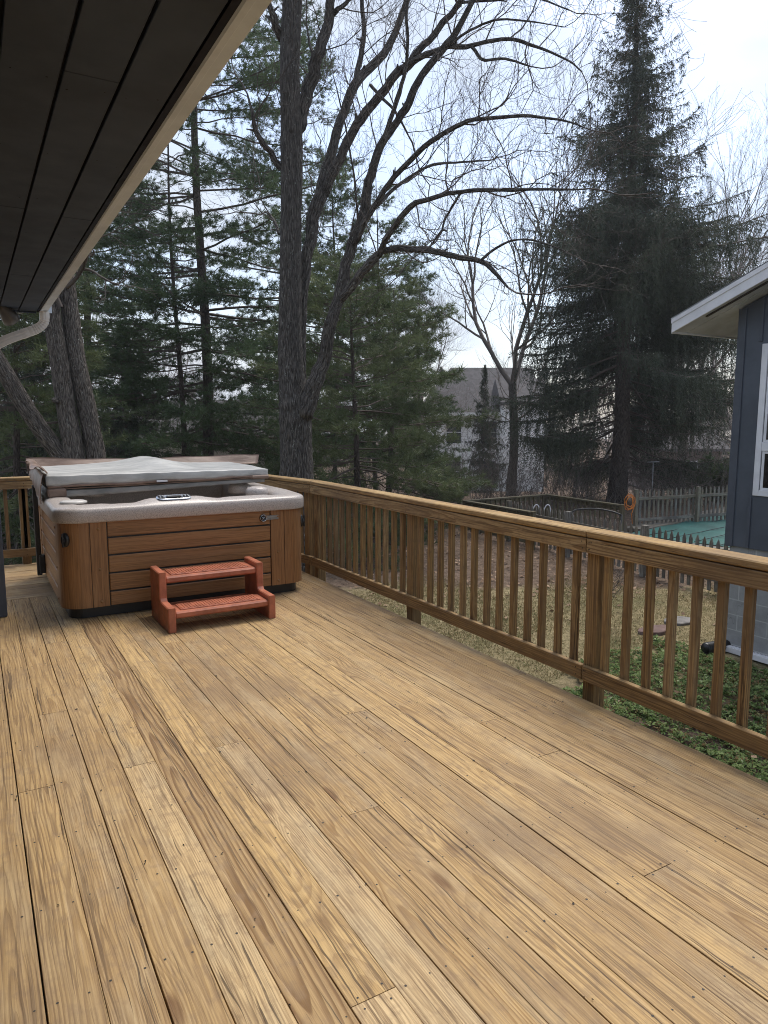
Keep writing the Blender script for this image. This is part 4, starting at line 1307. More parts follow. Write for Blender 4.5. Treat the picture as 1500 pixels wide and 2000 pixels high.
def bh3(t):
    m = MB(); box(m, (0, 0, -1), (5, 6, 3.0)); w = obj('wall', m, plain('brick_red_siding', (.17, .13, .115), .8), t, local=True)
    m = MB(); roof_prism(m, -.4, 5.4, -.5, 6.5, 3.1, 5.0, 0, 0); obj('roof', m, M_HROOF, t, local=True)
    wins(t, w, 0, [(2, .8, 1.2, 1.4)])
far_house('far_house', 'dull red house mostly hidden behind the right side of the spruce', 1285, 880, 54, bh3)
# ------------------------------------------------------------------ vegetation generators
def grow(rng, p, d, L, r, lev, S, up=.12, wob=.16, ang=(28, 60), taper=.55, child=.62, nseg=5, rmin=.003):
    """one branch and its children -> rows of S (p0,p1,r0,r1)"""
    p = np.array(p, float); d = np.array(d, float); d /= np.linalg.norm(d)
    for k in range(nseg):
        d = d + rng.normal(size=3) * wob + np.array([0, 0, up]); d /= np.linalg.norm(d)
        r0 = r * (1 - (1 - taper) * k / nseg); r1 = r * (1 - (1 - taper) * (k + 1) / nseg)
        q = p + d * L / nseg
        S.append((p, q, max(r0, rmin), max(r1, rmin)))
        p = q
        if lev > 0 and k >= 1 and rng.random() < .85:
            for _ in range(1):
                a = R(rng.uniform(*ang))
                s = np.cross(d, rng.normal(size=3)); s /= np.linalg.norm(s)
                grow(rng, p, d * math.cos(a) + s * math.sin(a), L * child * rng.uniform(.7, 1.15), r1 * .62, lev - 1, S, up, wob, ang, taper, child, max(3, nseg - 1), rmin)
    if lev > 0:
        for _ in range(2):
            a = R(rng.uniform(10, 30))
            s = np.cross(d, rng.normal(size=3)); s /= np.linalg.norm(s)
            grow(rng, p, d * math.cos(a) + s * math.sin(a), L * child * rng.uniform(.8, 1.2), r * taper * .8, lev - 1, S, up, wob, ang, taper, child, max(3, nseg - 1), rmin)
def segmesh(name, S, mat, parent, n=3, local=True):
    A = np.array([s[0] for s in S]); B = np.array([s[1] for s in S])
    V, F = segs(A, B, [s[2] for s in S], [s[3] for s in S], n)
    return big(name, V, F, mat, parent, local=local, smooth_=True)
def tone_of(idx, rng, n):
    a = rng.uniform(0, 1, n); b = rng.uniform(0, 1, n)
    return np.stack([a[idx], b[idx], np.zeros(len(idx))], 1)

def trunk_mesh(parent, pts, rad, mat, n=10, rough=.05, rng=RNG, name='trunk'):
    m = MB(); tube(m, pts, rad, n, True, rough=rough, rng=rng)
    return obj(name, m, mat, parent, local=True)

def pine_parts(t, seed, H, lo, Lmax, r0, dens=1.0, mat=None, blade=(.17, .017), droop=0.0, lean=(0, 0), prof=.75, bark_=None, k=12, step=.5, lbk=.30, elev=(-14, 46), nb=(4, 7)):
    """white pine: whorls of near level limbs carrying brushes of long needles"""
    rng = np.random.default_rng(seed)
    zz = np.linspace(-.6, H, 14)
    ax = lambda z: np.array([lean[0] * z / H + .10 * math.sin(z * .5 + seed), lean[1] * z / H + .10 * math.cos(z * .43 + seed), z])
    trunk_mesh(t, [ax(z) for z in zz], [max(.015, r0 * (1 - .93 * max(0, z) / H) * (1.25 if z < 0 else 1)) for z in zz], bark_ or M_BARKP, 9, .05, rng)
    S, C, D, TI = [], [], [], []
    z = lo; ti = 0
    while z < H - .2:
        f = (z - lo) / (H - lo)
        for _ in range(rng.integers(*nb)):
            az = rng.uniform(0, 2 * math.pi)
            L = Lmax * ((1 - f) ** prof * .92 + .08) * rng.uniform(.55, 1.1)
            if rng.random() > dens: continue
            e = R(elev[0] + elev[1] * f + rng.uniform(-8, 8)) - droop * (1 - f)
            h = np.array([math.cos(az), math.sin(az), 0])
            base = ax(z + rng.uniform(-.15, .15))
            n = 7; pts = []
            for i in range(n):
                s = L * i / (n - 1)
                sag = -.05 * s * s / max(L, 1) * (1 - f) + .10 * (s / L) ** 3 * L * .6
                pts.append(base + h * s * math.cos(e) + np.array([0, 0, s * math.sin(e) + sag]) + rng.normal(size=3) * .03 * (i > 0) * min(1, L))
            br = max(.008, .030 * L / 3)
            for i in range(n - 1):
                S.append((pts[i], pts[i + 1], br * (1 - .8 * i / n), br * (1 - .8 * (i + 1) / n)))
            side = np.cross(h, [0, 0, 1.0])
            ds = .15
            s = L * rng.uniform(.22, .4)
            sg = 1
            tone_b = rng.uniform()
            while s < L:
                q = s / L * (n - 1); i = min(n - 2, int(q)); b = pts[i] + (pts[i + 1] - pts[i]) * (q - i)
                lb = (lbk * (L - s) + .25) * rng.uniform(.6, 1.2)
                dv = h * rng.uniform(.4, .9) + side * sg * rng.uniform(.4, 1.0) + np.array([0, 0, rng.uniform(-.28, .50)]); dv /= np.linalg.norm(dv)
                e_ = b + dv * lb
                S.append((b, e_, .007, .004))
                m_ = max(2, int(lb / .075))
                for j in range(m_):
                    g = (j + 1) / m_
                    if g < .25: continue
                    C.append(b + dv * lb * g + rng.normal(size=3) * .045); D.append(dv + np.array([0, 0, .3]) + rng.normal(size=3) * .35); TI.append(np.clip(tone_b * .6 + rng.uniform(0, .4), 0, 1))
                s += ds * rng.uniform(.7, 1.3); sg = -sg
            for j in range(4):
                C.append(pts[-1] - (pts[-1] - pts[-2]) * j * .25); D.append(pts[-1] - pts[-2] + np.array([0, 0, .1])); TI.append(tone_b)
        z += step * rng.uniform(.75, 1.25)
    D = np.array(D); D /= np.linalg.norm(D, axis=1)[:, None]
    V, F, idx = blades(np.array(C), D, k, blade[0], blade[1], .72, rng)
    TI = np.array(TI); tone = np.stack([TI[idx], rng.uniform(0, 1, len(TI))[idx], np.zeros(len(idx))], 1)
    crown_mesh('crown', S, V, F, tone, M_BARKP, mat or M_PINE, t)
    return len(F)

def spruce_parts(t, seed, H, lo, Lmax, r0, bare_right=0.0, mat=None, strand=1.0, k=3, trunk_lean=.0, sparse=0.0):
    """norway spruce: sweeping limbs hung with curtains of twigs"""
    rng = np.random.default_rng(seed)
    zz = np.linspace(-.6, H, 16)
    trunk_mesh(t, [(trunk_lean * z / H + .05 * math.sin(z), .05 * math.cos(z * .8), z) for z in zz], [max(.012, r0 * (1 - .95 * (max(0, z) / H) ** .9) * (1.3 if z < .2 else 1)) for z in zz], M_BARKS, 10, .05, rng)
    S, C, D, TI = [], [], [], []
    z = lo
    while z < H - .05:
        f = (z - lo) / (H - lo)
        nb = rng.integers(7, 10)
        for _ in range(nb):
            az = rng.uniform(0, 2 * math.pi)
            L = Lmax * (np.interp(f, [0, .08, .25, .45, .55, .65, .75, .85, .95, 1], [.90, 1.0, .97, .76, .57, .38, .23, .14, .07, .02])) * rng.uniform(.5, 1.18)
            L *= 1 + .13 * math.sin(2 * az + z * .8 + seed) + .12 * math.sin(5 * az - z * 1.7)
            if f < .16 and (math.cos(az) * RT[0] + math.sin(az) * RT[1]) > -.2 and rng.random() < sparse: continue
            if f > .5 and rng.random() < .22: continue
            if sparse and f < .30 and (math.cos(az) * FW[0] + math.sin(az) * FW[1]) < -.45 and rng.random() < .8: continue
            h = np.array([math.cos(az), math.sin(az), 0]); side = np.cross(h, [0, 0, 1.0])
            e = R(np.interp(f, [0, .4, .8, 1], [-24, -14, 12, 45]) + rng.uniform(-7, 7))
            n = 8; pts = []
            base = np.array([trunk_lean * z / H, 0, z])
            for i in range(n):
                s = L * i / (n - 1)
                up = .22 * L * (s / L) ** 3 * (1 - f * .5)
                pts.append(base + h * s * math.cos(e) + np.array([0, 0, s * math.sin(e) + up]) + rng.normal(size=3) * .035 * (i > 0))
            br = max(.008, .028 * L / 3.5)
            for i in range(n - 1):
                S.append((pts[i], pts[i + 1], br * (1 - .8 * i / n), br * (1 - .8 * (i + 1) / n)))
            tb = rng.uniform()
            s = L * (rng.uniform(.08, .22) if f > .22 else rng.uniform(.2, .4))
            while s < L:
                q = s / L * (n - 1); i = min(n - 2, int(q)); b = pts[i] + (pts[i + 1] - pts[i]) * (q - i)
                for sg in (-1, 1):
                    if rng.random() < .12: continue
                    lat = rng.uniform(.10, .38) * (L - s) + .08
                    mid = b + side * sg * lat * rng.uniform(.7, 1) + h * lat * .6 + np.array([0, 0, -.10 * lat + rng.normal() * .03])
                    S.append((b, mid, .006, .004))
                    ln = np.linalg.norm(mid - b)
                    nh = max(1, int(ln / .15))
                    for j in range(int(ln / .08) + 1):
                        w = b + (mid - b) * min(1, j * .08 / (ln + 1e-6))
                        C.append(w); D.append(h * .5 + side * sg * .6 + np.array([0, 0, -.35])); TI.append(np.clip(tb * .6 + rng.uniform(0, .4), 0, 1))
                    for j in range(nh):
                        w = b + (mid - b) * ((j + rng.uniform(.3, 1)) / nh)
                        hang = strand * min(1.3, .12 + rng.exponential(.34)) * (.4 + .6 * min(1, L / 3.5))
                        sway = rng.normal(size=3) * .10
                        tj = np.clip(tb * .6 + rng.uniform(0, .4), 0, 1)
                        for g in np.arange(0, 1, .095 / max(hang, .1)):
                            C.append(w + np.array([0, 0, -hang * g]) + sway * g * g + h * .10 * g)
                            D.append(np.array([0, 0, -1.0]) + h * .35 + rng.normal(size=3) * .35); TI.append(tj)
                s += .17 * rng.uniform(.7, 1.3)
            for j in range(5):
                C.append(pts[-1] - (pts[-1] - pts[-2]) * j * .2); D.append(pts[-1] - pts[-2]); TI.append(tb)
        z += .30 * rng.uniform(.75, 1.25) * (1 if f < .7 else .75)
    # short inner sprays close round the stem
    for _ in range(int(H * 20)):
        z = lo + (H - lo) * (.22 + .78 * rng.uniform() ** .9); f = (z - lo) / (H - lo); az = rng.uniform(0, 2 * math.pi)
        h = np.array([math.cos(az), math.sin(az), 0]); r_ = rng.uniform(.15, .75) * (1 - f) ** .6 + .08
        p0 = np.array([trunk_lean * z / H, 0, z]) + h * r_; tb = rng.uniform()
        S.append((np.array([trunk_lean * z / H, 0, z + .05]), p0, .008, .004))
        for g in np.arange(0, rng.uniform(.15, .6) * strand, .09):
            C.append(p0 + np.array([0, 0, -g]) + rng.normal(size=3) * .03); D.append(h * .7 + np.array([0, 0, -.7]) + rng.normal(size=3) * .3); TI.append(np.clip(tb * .6 + rng.uniform(0, .3), 0, 1))
    # dead lower limbs
    for _ in range(46):
        z = rng.uniform(.4, lo + 3.2); az = rng.uniform(0, 2 * math.pi); L = rng.uniform(.8, Lmax * .75)
        h = np.array([math.cos(az), math.sin(az), rng.uniform(-.35, .1)])
        grow(rng, (0, 0, z), h, L, .018, 1 if rng.random() < .6 else 2, S, .01, .10, (30, 70), .4, .45, 5)
    D = np.array(D); D /= np.linalg.norm(D, axis=1)[:, None]
    V, F, idx = blades(np.array(C), D, k, .125, .026, .40, rng)
    TI = np.array(TI); tone = np.stack([TI[idx], np.zeros(len(idx)), np.zeros(len(idx))], 1)
    crown_mesh('crown', S, V, F, tone, M_BARKS, mat or M_SPRUCE, t)
    return len(F)

def bare_parts(t, seed, H, r0, fork=.3, lev=4, mat=None, barkm=None, spread=.55, stems=3, rmin=.0022, up=.10):
    rng = np.random.default_rng(seed)
    hf = H * fork
    b = [np.array([.05 * math.sin(z), .05 * math.cos(z * 1.3), z]) for z in np.linspace(-.6, hf, 6)]
    trunk_mesh(t, b, [r0 * (1.25 - .1 * i) if i < 2 else r0 * (1.06 - .04 * i) for i in range(6)], barkm or M_BARK2, 9, .05, rng)
    S = []
    for k in range(stems):
        az = 2 * math.pi * (k + rng.uniform(-.3, .3)) / stems
        d = np.array([math.cos(az) * spread, math.sin(az) * spread, 1.0])
        grow(rng, b[-1] - [0, 0, .1], d, H * .36, r0 * .62, lev, S, up, .12, (25, 55), .55, .60, 6, rmin)
    for k in range(5):
        z = hf * rng.uniform(.5, .98); az = rng.uniform(0, 2 * math.pi)
        grow(rng, (0, 0, z), (math.cos(az), math.sin(az), .5), H * .2, r0 * .28, max(1, lev - 1), S, up, .12, (25, 55), .55, .6, 5, rmin)
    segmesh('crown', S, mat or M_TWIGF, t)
    return len(S)

def thicket_parts(t, seed, w, h, n, mat, lev=2, rmin=.004):
    rng = np.random.default_rng(seed); S = []
    for _ in range(n):
        p = (rng.uniform(-w, w), rng.uniform(-.5, .5), -.2)
        grow(rng, p, (rng.normal() * .4, rng.normal() * .4, 1), h * rng.uniform(.35, .7), .014, lev, S, .06, .16, (25, 65), .5, .62, 5, rmin)
    segmesh('stems', S, mat, t)

def spot(u, d):
    p = P(u, 820, d)
    return (p[0], p[1], float(ground_z(p[0], p[1])))

# ------------------------------------------------------------------ the big maple behind the tub: limbs surveyed from the photo
def build_maple():
    D0 = 11.6
    b = spot(578, D0)
    t = thing('maple_tree', 'large bare maple with several grey stems rising behind the hot tub', 'tree', b)
    rng = np.random.default_rng(11)
    K = D0 / FPX
    def limb(rows, wmul=1.0, n=10, rough=.06, mb=None, m=5):
        """rows: x, y in the surveyed crop, width in the crop, depth offset in metres"""
        pts, rad = [], []
        for x, y, w, dd in rows:
            d = D0 + dd
            pts.append(P(440 + x * .48, y * .48, d)); rad.append(w * .48 * d / FPX / 2 * wmul)
        q = spline(np.column_stack([pts, rad]), m)
        if wmul < 1:
            wv = rng.normal(size=(len(q), 3)); wv = (wv + np.roll(wv, 1, 0) + np.roll(wv, 2, 0)) / 3
            q[1:, :3] += wv[1:] * np.minimum(q[1:, 3:4] * .34, .03)
            rv = rng.normal(size=len(q)); rv = (rv + np.roll(rv, 1) + np.roll(rv, 2)) / 3
            q[:, 3] *= 1 + .05 * rv
        mb = MB()
        tube(mb, q[:, :3], np.maximum(q[:, 3], .004), n, True, rough=rough, rng=rng)
        return mb, q
    base = P(578, 1250, D0)
    rows = [(290, 2330, 168, 0), (290, 2150, 150, 0), (290, 1950, 138, 0), (288, 1800, 128, 0), (285, 1660, 132, 0), (272, 1560, 108, 0), (265, 1420, 98, 0), (264, 1250, 90, 0), (266, 1050, 84, 0),
            (268, 850, 82, 0), (270, 700, 84, 0), (270, 560, 84, 0), (266, 440, 78, -.05), (262, 300, 74, -.1), (266, 150, 76, -.1), (274, 0, 74, -.1), (285, -200, 76, -.15), (300, -420, 66, -.2)]
    mb, q0 = limb(rows, 1.0, 20, .045, m=6)
    main = obj('trunk', mb, M_BARK, t)
    limbs = [
        # second stem just right of the first, and its two continuations
        [(312, 1640, 70, .1), (310, 1500, 54, .2), (312, 1300, 48, .25), (322, 1100, 54, .3), (345, 950, 62, .35), (385, 800, 64, .45), (425, 650, 50, .5), (475, 480, 46, .6), (528, 345, 44, .7), (640, 222, 36, .9), (742, -10, 28, 1.1), (800, -160, 20, 1.2)],
        [(385, 810, 46, .45), (458, 665, 48, .3), (530, 512, 46, .1), (640, 372, 42, -.1), (722, 282, 40, -.3), (800, 200, 34, -.5), (882, 100, 30, -.6), (965, 0, 24, -.8), (1060, -120, 16, -1)],
        [(528, 345, 30, .7), (542, 285, 27, .8), (566, 130, 24, .9), (556, 0, 20, 1.0), (560, -150, 15, 1.1)],
        # stem right of the top of the main trunk
        [(290, 520, 76, .1), (318, 430, 64, .1), (352, 320, 60, .1), (388, 215, 56, 0), (418, 60, 46, 0), (432, -20, 42, 0), (470, -200, 34, 0)],
        [(430, 60, 26, 0), (480, 20, 20, -.1), (540, -40, 15, -.2)],
        [(372, 262, 22, 0), (345, 190, 12, .2), (330, 100, 8, .3)],
        # left spur
        [(232, 160, 40, 0), (205, 90, 34, -.2), (178, 20, 28, -.3), (150, -90, 20, -.4)],
        [(228, 690, 34, 0), (195, 635, 30, -.1), (150, 580, 28, -.3), (120, 520, 22, -.4), (108, 450, 15, -.5), (90, 380, 9, -.5)],
        [(222, 950, 20, 0), (195, 890, 15, .3), (168, 860, 10, .5)],
        # right hand stem
        [(318, 1690, 96, -.1), (362, 1580, 84, -.15), (402, 1460, 70, -.2), (450, 1260, 60, -.3), (508, 1040, 54, -.4), (548, 880, 54, -.5), (590, 705, 44, -.6), (650, 568, 38, -.7), (735, 445, 36, -.8), (800, 305, 33, -.9), (905, 185, 34, -1), (1000, 20, 26, -1.1), (1060, -90, 18, -1.2)],
        [(575, 760, 26, -.6), (596, 690, 24, -.7), (660, 522, 22, -.9), (718, 345, 20, -1.1), (742, 200, 16, -1.2), (738, 60, 14, -1.3), (750, -80, 10, -1.4)],
        [(528, 990, 26, -.5), (592, 862, 27, -.8), (690, 722, 26, -1.1), (812, 600, 25, -1.5), (940, 512, 22, -1.9), (1062, 480, 19, -2.2), (1240, 474, 16, -2.5), (1376, 490, 10, -2.7), (1450, 515, 7, -2.8)],
        [(596, 852, 20, -.6), (700, 760, 17, -.5), (820, 680, 14, -.4), (940, 660, 11, -.3), (1076, 654, 7, -.2)],
        [(458, 1230, 44, -.3), (540, 1122, 46, -.6), (612, 1052, 42, -.8), (662, 1015, 30, -.9), (780, 1014, 33, -1.2), (900, 1034, 30, -1.5), (1040, 1060, 26, -1.8), (1100, 1112, 20, -1.9), (1150, 1168, 11, -2)],
        [(620, 1045, 30, -.8), (662, 960, 27, -1.1), (742, 848, 28, -1.5), (832, 806, 24, -1.9), (962, 780, 20, -2.3), (1112, 774, 18, -2.7), (1250, 772, 15, -3), (1420, 770, 9, -3.3)],
        # upper right horizontal limb
        [(716, 290, 30, -.3), (800, 232, 28, -.6), (900, 194, 26, -.9), (1000, 184, 22, -1.2), (1150, 160, 17, -1.6), (1250, 184, 14, -1.8), (1376, 236, 9, -2.1), (1450, 290, 6, -2.2)],
        [(1000, 186, 17, -1.2), (1046, 240, 15, -1.3), (1140, 240, 12, -1.5), (1240, 270, 7, -1.6)],
        [(590, 345, 16, -.2), (640, 400, 15, -.3), (690, 450, 13, -.4), (740, 540, 9, -.5)],
        [(1040, 1060, 15, -1.8), (1100, 1010, 12, -2), (1190, 975, 10, -2.2), (1300, 990, 8, -2.4), (1420, 1040, 5, -2.6)],
        [(900, 940, 9, -1.6), (880, 940, 10, -1.5), (835, 1000, 10, -1.3), (800, 1014, 9, -1.2)],
        [(962, 780, 13, -2.3), (900, 880, 11, -2.0), (880, 945, 9, -1.9)],
        [(905, 190, 14, -.9), (1000, 120, 12, -1.4), (1120, 80, 10, -1.8), (1260, 90, 7, -2.1), (1380, 110, 4, -2.3)],
        [(965, 10, 14, -.8), (1100, 0, 12, -1.4), (1250, -10, 10, -2), (1400, 40, 6, -2.4)],
        [(540, 930, 12, -.5), (530, 780, 11, -.8), (505, 600, 9, -1.0), (470, 430, 7, -1.2), (440, 310, 4, -1.3)],
    ]
    S = []
    for i, rows in enumerate(limbs):
        mb, q = limb(rows, .80, 12 if rows[0][2] > 40 else 8, .06)
        obj('limb', mb, M_BARK, t)
        w0 = max(r[2] for r in rows)
        if w0 > 24:
            kb = MB()
            for _ in range(3):
                k = int(rng.integers(3, len(q) - 2)); p, r = q[k, :3], q[k, 3]
                d = rng.normal(size=3); d[2] = abs(d[2]); d /= np.linalg.norm(d)
                tube(kb, [p, p + d * r * 1.1, p + d * (r * 1.25 + rng.uniform(.02, .10))], [r * .5, r * .42, r * .2], 7, True, rough=.15, rng=rng)
            obj('branch_stub', kb, M_BARK, t)
        n = len(q)
        for k in range(int(n * .22), n):
            if rng.random() > (.25 if w0 < 60 else .17): continue
            p, r = q[k, :3], q[k, 3]
            tg = q[min(n - 1, k + 1), :3] - q[max(0, k - 1), :3]; tg /= np.linalg.norm(tg) + 1e-9
            s = np.cross(tg, rng.normal(size=3)); s /= np.linalg.norm(s)
            d = tg * .45 + s * .8 + np.array([0, 0, .35])
            grow(rng, p, d, rng.uniform(.5, 1.3), min(.012, r * .5), 2, S, .10, .23, (25, 60), .5, .62, 6, .0017)
        grow(rng, q[-1, :3], q[-1, :3] - q[-4, :3], 1.0, max(.006, q[-1, 3]), 2, S, .06, .24, (25, 55), .5, .65, 6, .0017)
    segmesh('crown', S, M_TWIG, t, 3, local=False)
    print('maple twigs', len(S))
build_maple()

# ------------------------------------------------------------------ triple trunk at the left
def build_triple():
    D0 = 12.6
    b = spot(150, D0)
    t = thing('triple_trunk_tree', 'thick grey tree of three leaning trunks behind the left of the tub', 'tree', b)
    rng = np.random.default_rng(21)
    K = D0 / FPX
    for rows in ([(150, 1240, 50, .1), (140, 1000, 46, .05), (128, 905, 42, 0), (109, 878, 39, -.05), (57, 806, 38, -.2), (-6, 702, 36, -.4), (-80, 580, 33, -.7), (-170, 420, 28, -1)],
                 [(158, 1240, 60, 0), (152, 1000, 50, 0), (148, 905, 46, 0), (131, 810, 43, 0), (118, 720, 41, 0), (100, 610, 38, 0), (80, 480, 35, .1), (60, 300, 31, .2), (50, 80, 25, .3)],
                 [(190, 1240, 56, .2), (192, 1000, 50, .2), (189, 905, 45, .2), (171, 805, 42, .2), (147, 690, 40, .2), (131, 560, 38, .3), (110, 400, 34, .4), (95, 200, 28, .5), (90, 40, 22, .6)]):
        pts = [P(u, v, D0 + dd) for u, v, w, dd in rows]; rad = [w * K / 2 * .84 for u, v, w, dd in rows]
        q = spline(np.column_stack([pts, rad]), 6)
        m = MB(); tube(m, q[:, :3], q[:, 3], 18, True, rough=.05, rng=rng); obj('trunk', m, M_BARK2, t)
    m = MB(); tube(m, [P(112, 783, D0 - .15), P(106, 782, D0 - .25), P(103, 783, D0 - .3)], [.05, .045, .02], 9, True, rough=.2, rng=rng); obj('branch_stub', m, M_BARK2, t)
    S = []
    for (a, c, r) in (((131, 560), (240, 470), .05), ((118, 600), (20, 420), .05)):
        p, e = P(*a, D0), P(*c, D0 - .4)
        grow(rng, p, e - p, float(np.linalg.norm(e - p)), r, 3, S, .04, .14, (25, 60), .5, .55, 7, .003)
    segmesh('crown', S, M_TWIG, t, 4, local=False)
build_triple()

# ------------------------------------------------------------------ conifers
G_P = 'pines behind the deck'
cnt = 0
t = thing('white_pine', 'tall white pine with a straight dark trunk left of the bare maple', 'pine tree', spot(403, 22), 0, G_P)
cnt += pine_parts(t, 31, 21.5, 2.4, 5.4, .19, .88, k=13, blade=(.17, .018), step=.62, lbk=.38, elev=(-9, 36), prof=.5, nb=(4, 7))
pineA = t
t = thing('white_pine', 'slender pine with thin crooked trunk left of the tall pine', 'pine tree', spot(352, 20.5), 0, G_P)
cnt += pine_parts(t, 32, 12.5, 2.0, 3.6, .10, .9, k=14, blade=(.17, .020), step=.62, lbk=.36, elev=(-8, 38))
pineB = t
t = thing('white_pine', 'soft bright green young pine spreading right of the maple trunk', 'pine tree', spot(690, 16.5), 0, G_P)
cnt += pine_parts(t, 33, 6.6, .3, 3.3, .10, 1.0, M_PINEL, (.19, .017), .12, k=14, prof=.5, step=.30)
pineC = t
copy_thing(pineC, spot(762, 20), 1.9, 1.0, 'young green pine behind the right hand stem of the maple, left of the white house', G_P)
copy_thing(pineC, spot(30, 15.5), 2.8, 1.02, 'bushy green pine behind the leftmost leaning trunk', G_P)
copy_thing(pineA, spot(178, 27), 2.2, .95, 'pine behind the triple trunk, half hidden by the gutter', G_P)
copy_thing(pineA, spot(572, 30), 4.0, 1.0, 'tall pine directly behind the maple trunk', G_P)
copy_thing(pineA, spot(110, 30), 1.1, .85, 'dark pine seen between the leaning trunks on the left', G_P)
copy_thing(pineB, spot(655, 26), 1.0, 1.0, 'thin dark pine between the two forks of the maple', G_P)
copy_thing(pineB, spot(735, 30), 3.0, 1.05, 'thin pine rising behind the young green pine', G_P)
copy_thing(pineB, spot(820, 34), 5.0, .95, 'sparse pine with bare lower trunk in front of the white house chimney', G_P)
t = thing('spruce', 'tall dark spruce with drooping curtains of needles in front of the grey picket fence', 'spruce tree', spot(1213, 25.5), 0, 'spruces')
cnt += spruce_parts(t, 41, 19.0, 1.9, 5.4, .34, k=3, strand=1.3, sparse=.5)
t = thing('spruce', 'small dark spruce between the triple trunk and the beige house', 'spruce tree', spot(245, 21), 0, 'spruces')
cnt += spruce_parts(t, 42, 5.6, .2, 1.9, .09, k=4, strand=.6)
spr = t
copy_thing(spr, spot(945, 36), 1.3, (.62, .62, 1.15), 'small pointed spruce standing in front of the white house', 'spruces')
copy_thing(spr, spot(40, 24), 3.3, 1.5, 'broad dark spruce at the left edge beyond the back railing', 'spruces')
print('needles', cnt)

# ------------------------------------------------------------------ bare trees further off
G_B = 'bare trees beyond the garden'
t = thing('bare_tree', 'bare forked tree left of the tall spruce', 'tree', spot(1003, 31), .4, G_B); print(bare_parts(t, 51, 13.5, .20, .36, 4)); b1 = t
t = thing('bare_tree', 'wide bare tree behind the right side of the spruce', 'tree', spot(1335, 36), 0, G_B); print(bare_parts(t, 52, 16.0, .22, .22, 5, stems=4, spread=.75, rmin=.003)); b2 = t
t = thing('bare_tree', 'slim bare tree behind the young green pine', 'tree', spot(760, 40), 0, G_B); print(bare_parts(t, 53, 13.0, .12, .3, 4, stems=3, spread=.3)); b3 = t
for src, u, d, rz, s, lab in ((b3, 835, 46, 1, 1.0, 'slim bare tree rising over the roof of the white house'),
                              (b2, 1440, 44, 1.5, 1.0, 'wide bare tree above the outbuilding roof'),
                              (b1, 1290, 55, .7, 1.0, 'bare tree far behind the spruce trunk'),
                              (b1, 330, 60, 5.1, .9, 'bare tree behind the beige house')):
    copy_thing(src, spot(u, d), rz, s, lab, G_B)

# ------------------------------------------------------------------ brush and shrubs along the back of the yard
G_S = 'bare brush along the back of the yard'
t = thing('bare_shrub', 'grey brown bare brush left of the tall spruce, under the forked bare tree', 'shrub', spot(990, 27), -YAW, G_S); thicket_parts(t, 61, 1.8, 3.2, 22, M_TWIGR, 2, .003); s1 = t
t = thing('bare_shrub', 'low tangled brush behind the pool deck railing', 'shrub', spot(1040, 26), -YAW, G_S); thicket_parts(t, 62, 2.2, 1.8, 40, M_TWIGR, 2, .003); s2 = t
for src, u, d, s, lab in ((s1, 1120, 30, 1.05, 'bare brush behind the left skirts of the spruce'),
                          (s2, 1160, 24.5, 1.0, 'low brush at the left foot of the spruce trunk'), (s1, 1310, 31, 1.1, 'bare brush right of the spruce trunk'),
                          (s1, 1400, 30, 1.2, 'bare brush beside the corner of the outbuilding'), (s2, 1360, 25, 1.1, 'low brush beyond the far picket fence'),
                          (s2, 750, 24, 1.2, 'low brush under the young green pine'), (s1, 560, 30, 1.1, 'reddish brown brush left of the maple trunk'),
                          (s1, 640, 32, 1.1, 'brown brush between the maple forks'), (s1, 460, 34, 1.1, 'brown brush behind the tub cover'),
                          (s2, 60, 18, 1.2, 'brush beyond the back railing at the left edge'), (s2, 880, 22, 1.1, 'low brush left of the mossy pool railing')):
    copy_thing(src, spot(u, d), -YAW + RNG.uniform(-.4, .4), s, lab, G_S)
def evergreen_shrub(u, d, w, h, seed, label, mat=None):
    rng = np.random.default_rng(seed)
    t = thing('evergreen_shrub', label, 'shrub', spot(u, d), rng.uniform(0, 6), 'evergreen shrubs')
    S, C, D = [], [], []
    for _ in range(26):
        grow(rng, (rng.normal() * .2, rng.normal() * .2, -.1), (rng.normal() * .5 * w / h, rng.normal() * .5 * w / h, 1), h * rng.uniform(.35, .6), .02, 2, S, .05, .15, (25, 60), .5, .6, 5)
    segmesh('stems', S, M_BARKP, t)
    for s in S:
        if s[2] < .009:
            for g in (.3, .7, 1): C.append(s[0] + (s[1] - s[0]) * g); D.append(s[1] - s[0])
    D = np.array(D); D /= np.linalg.norm(D, axis=1)[:, None]
    V, F, idx = blades(np.array(C), D, 7, .10, .022, .7, rng)
    big('foliage', V, F, mat or M_PINE, t, tone=tone_of(idx, rng, len(C)), local=True)
    return t
e1 = evergreen_shrub(868, 24, 1.3, 1.5, 71, 'dark evergreen bush left of the pool railing')
for u, d, s, lab in (
                     (440, 27, 1.0, 'evergreen bush under the tall pine'), (20, 17, 1.1, 'evergreen bush behind the back railing at the left edge'),
                     (560, 22, 1.1, 'evergreen bush right behind the maple trunk'), (1420, 27, 1.3, 'dark bush beside the outbuilding corner')):
    copy_thing(e1, spot(u, d), RNG.uniform(0, 6), s, lab, 'evergreen shrubs')

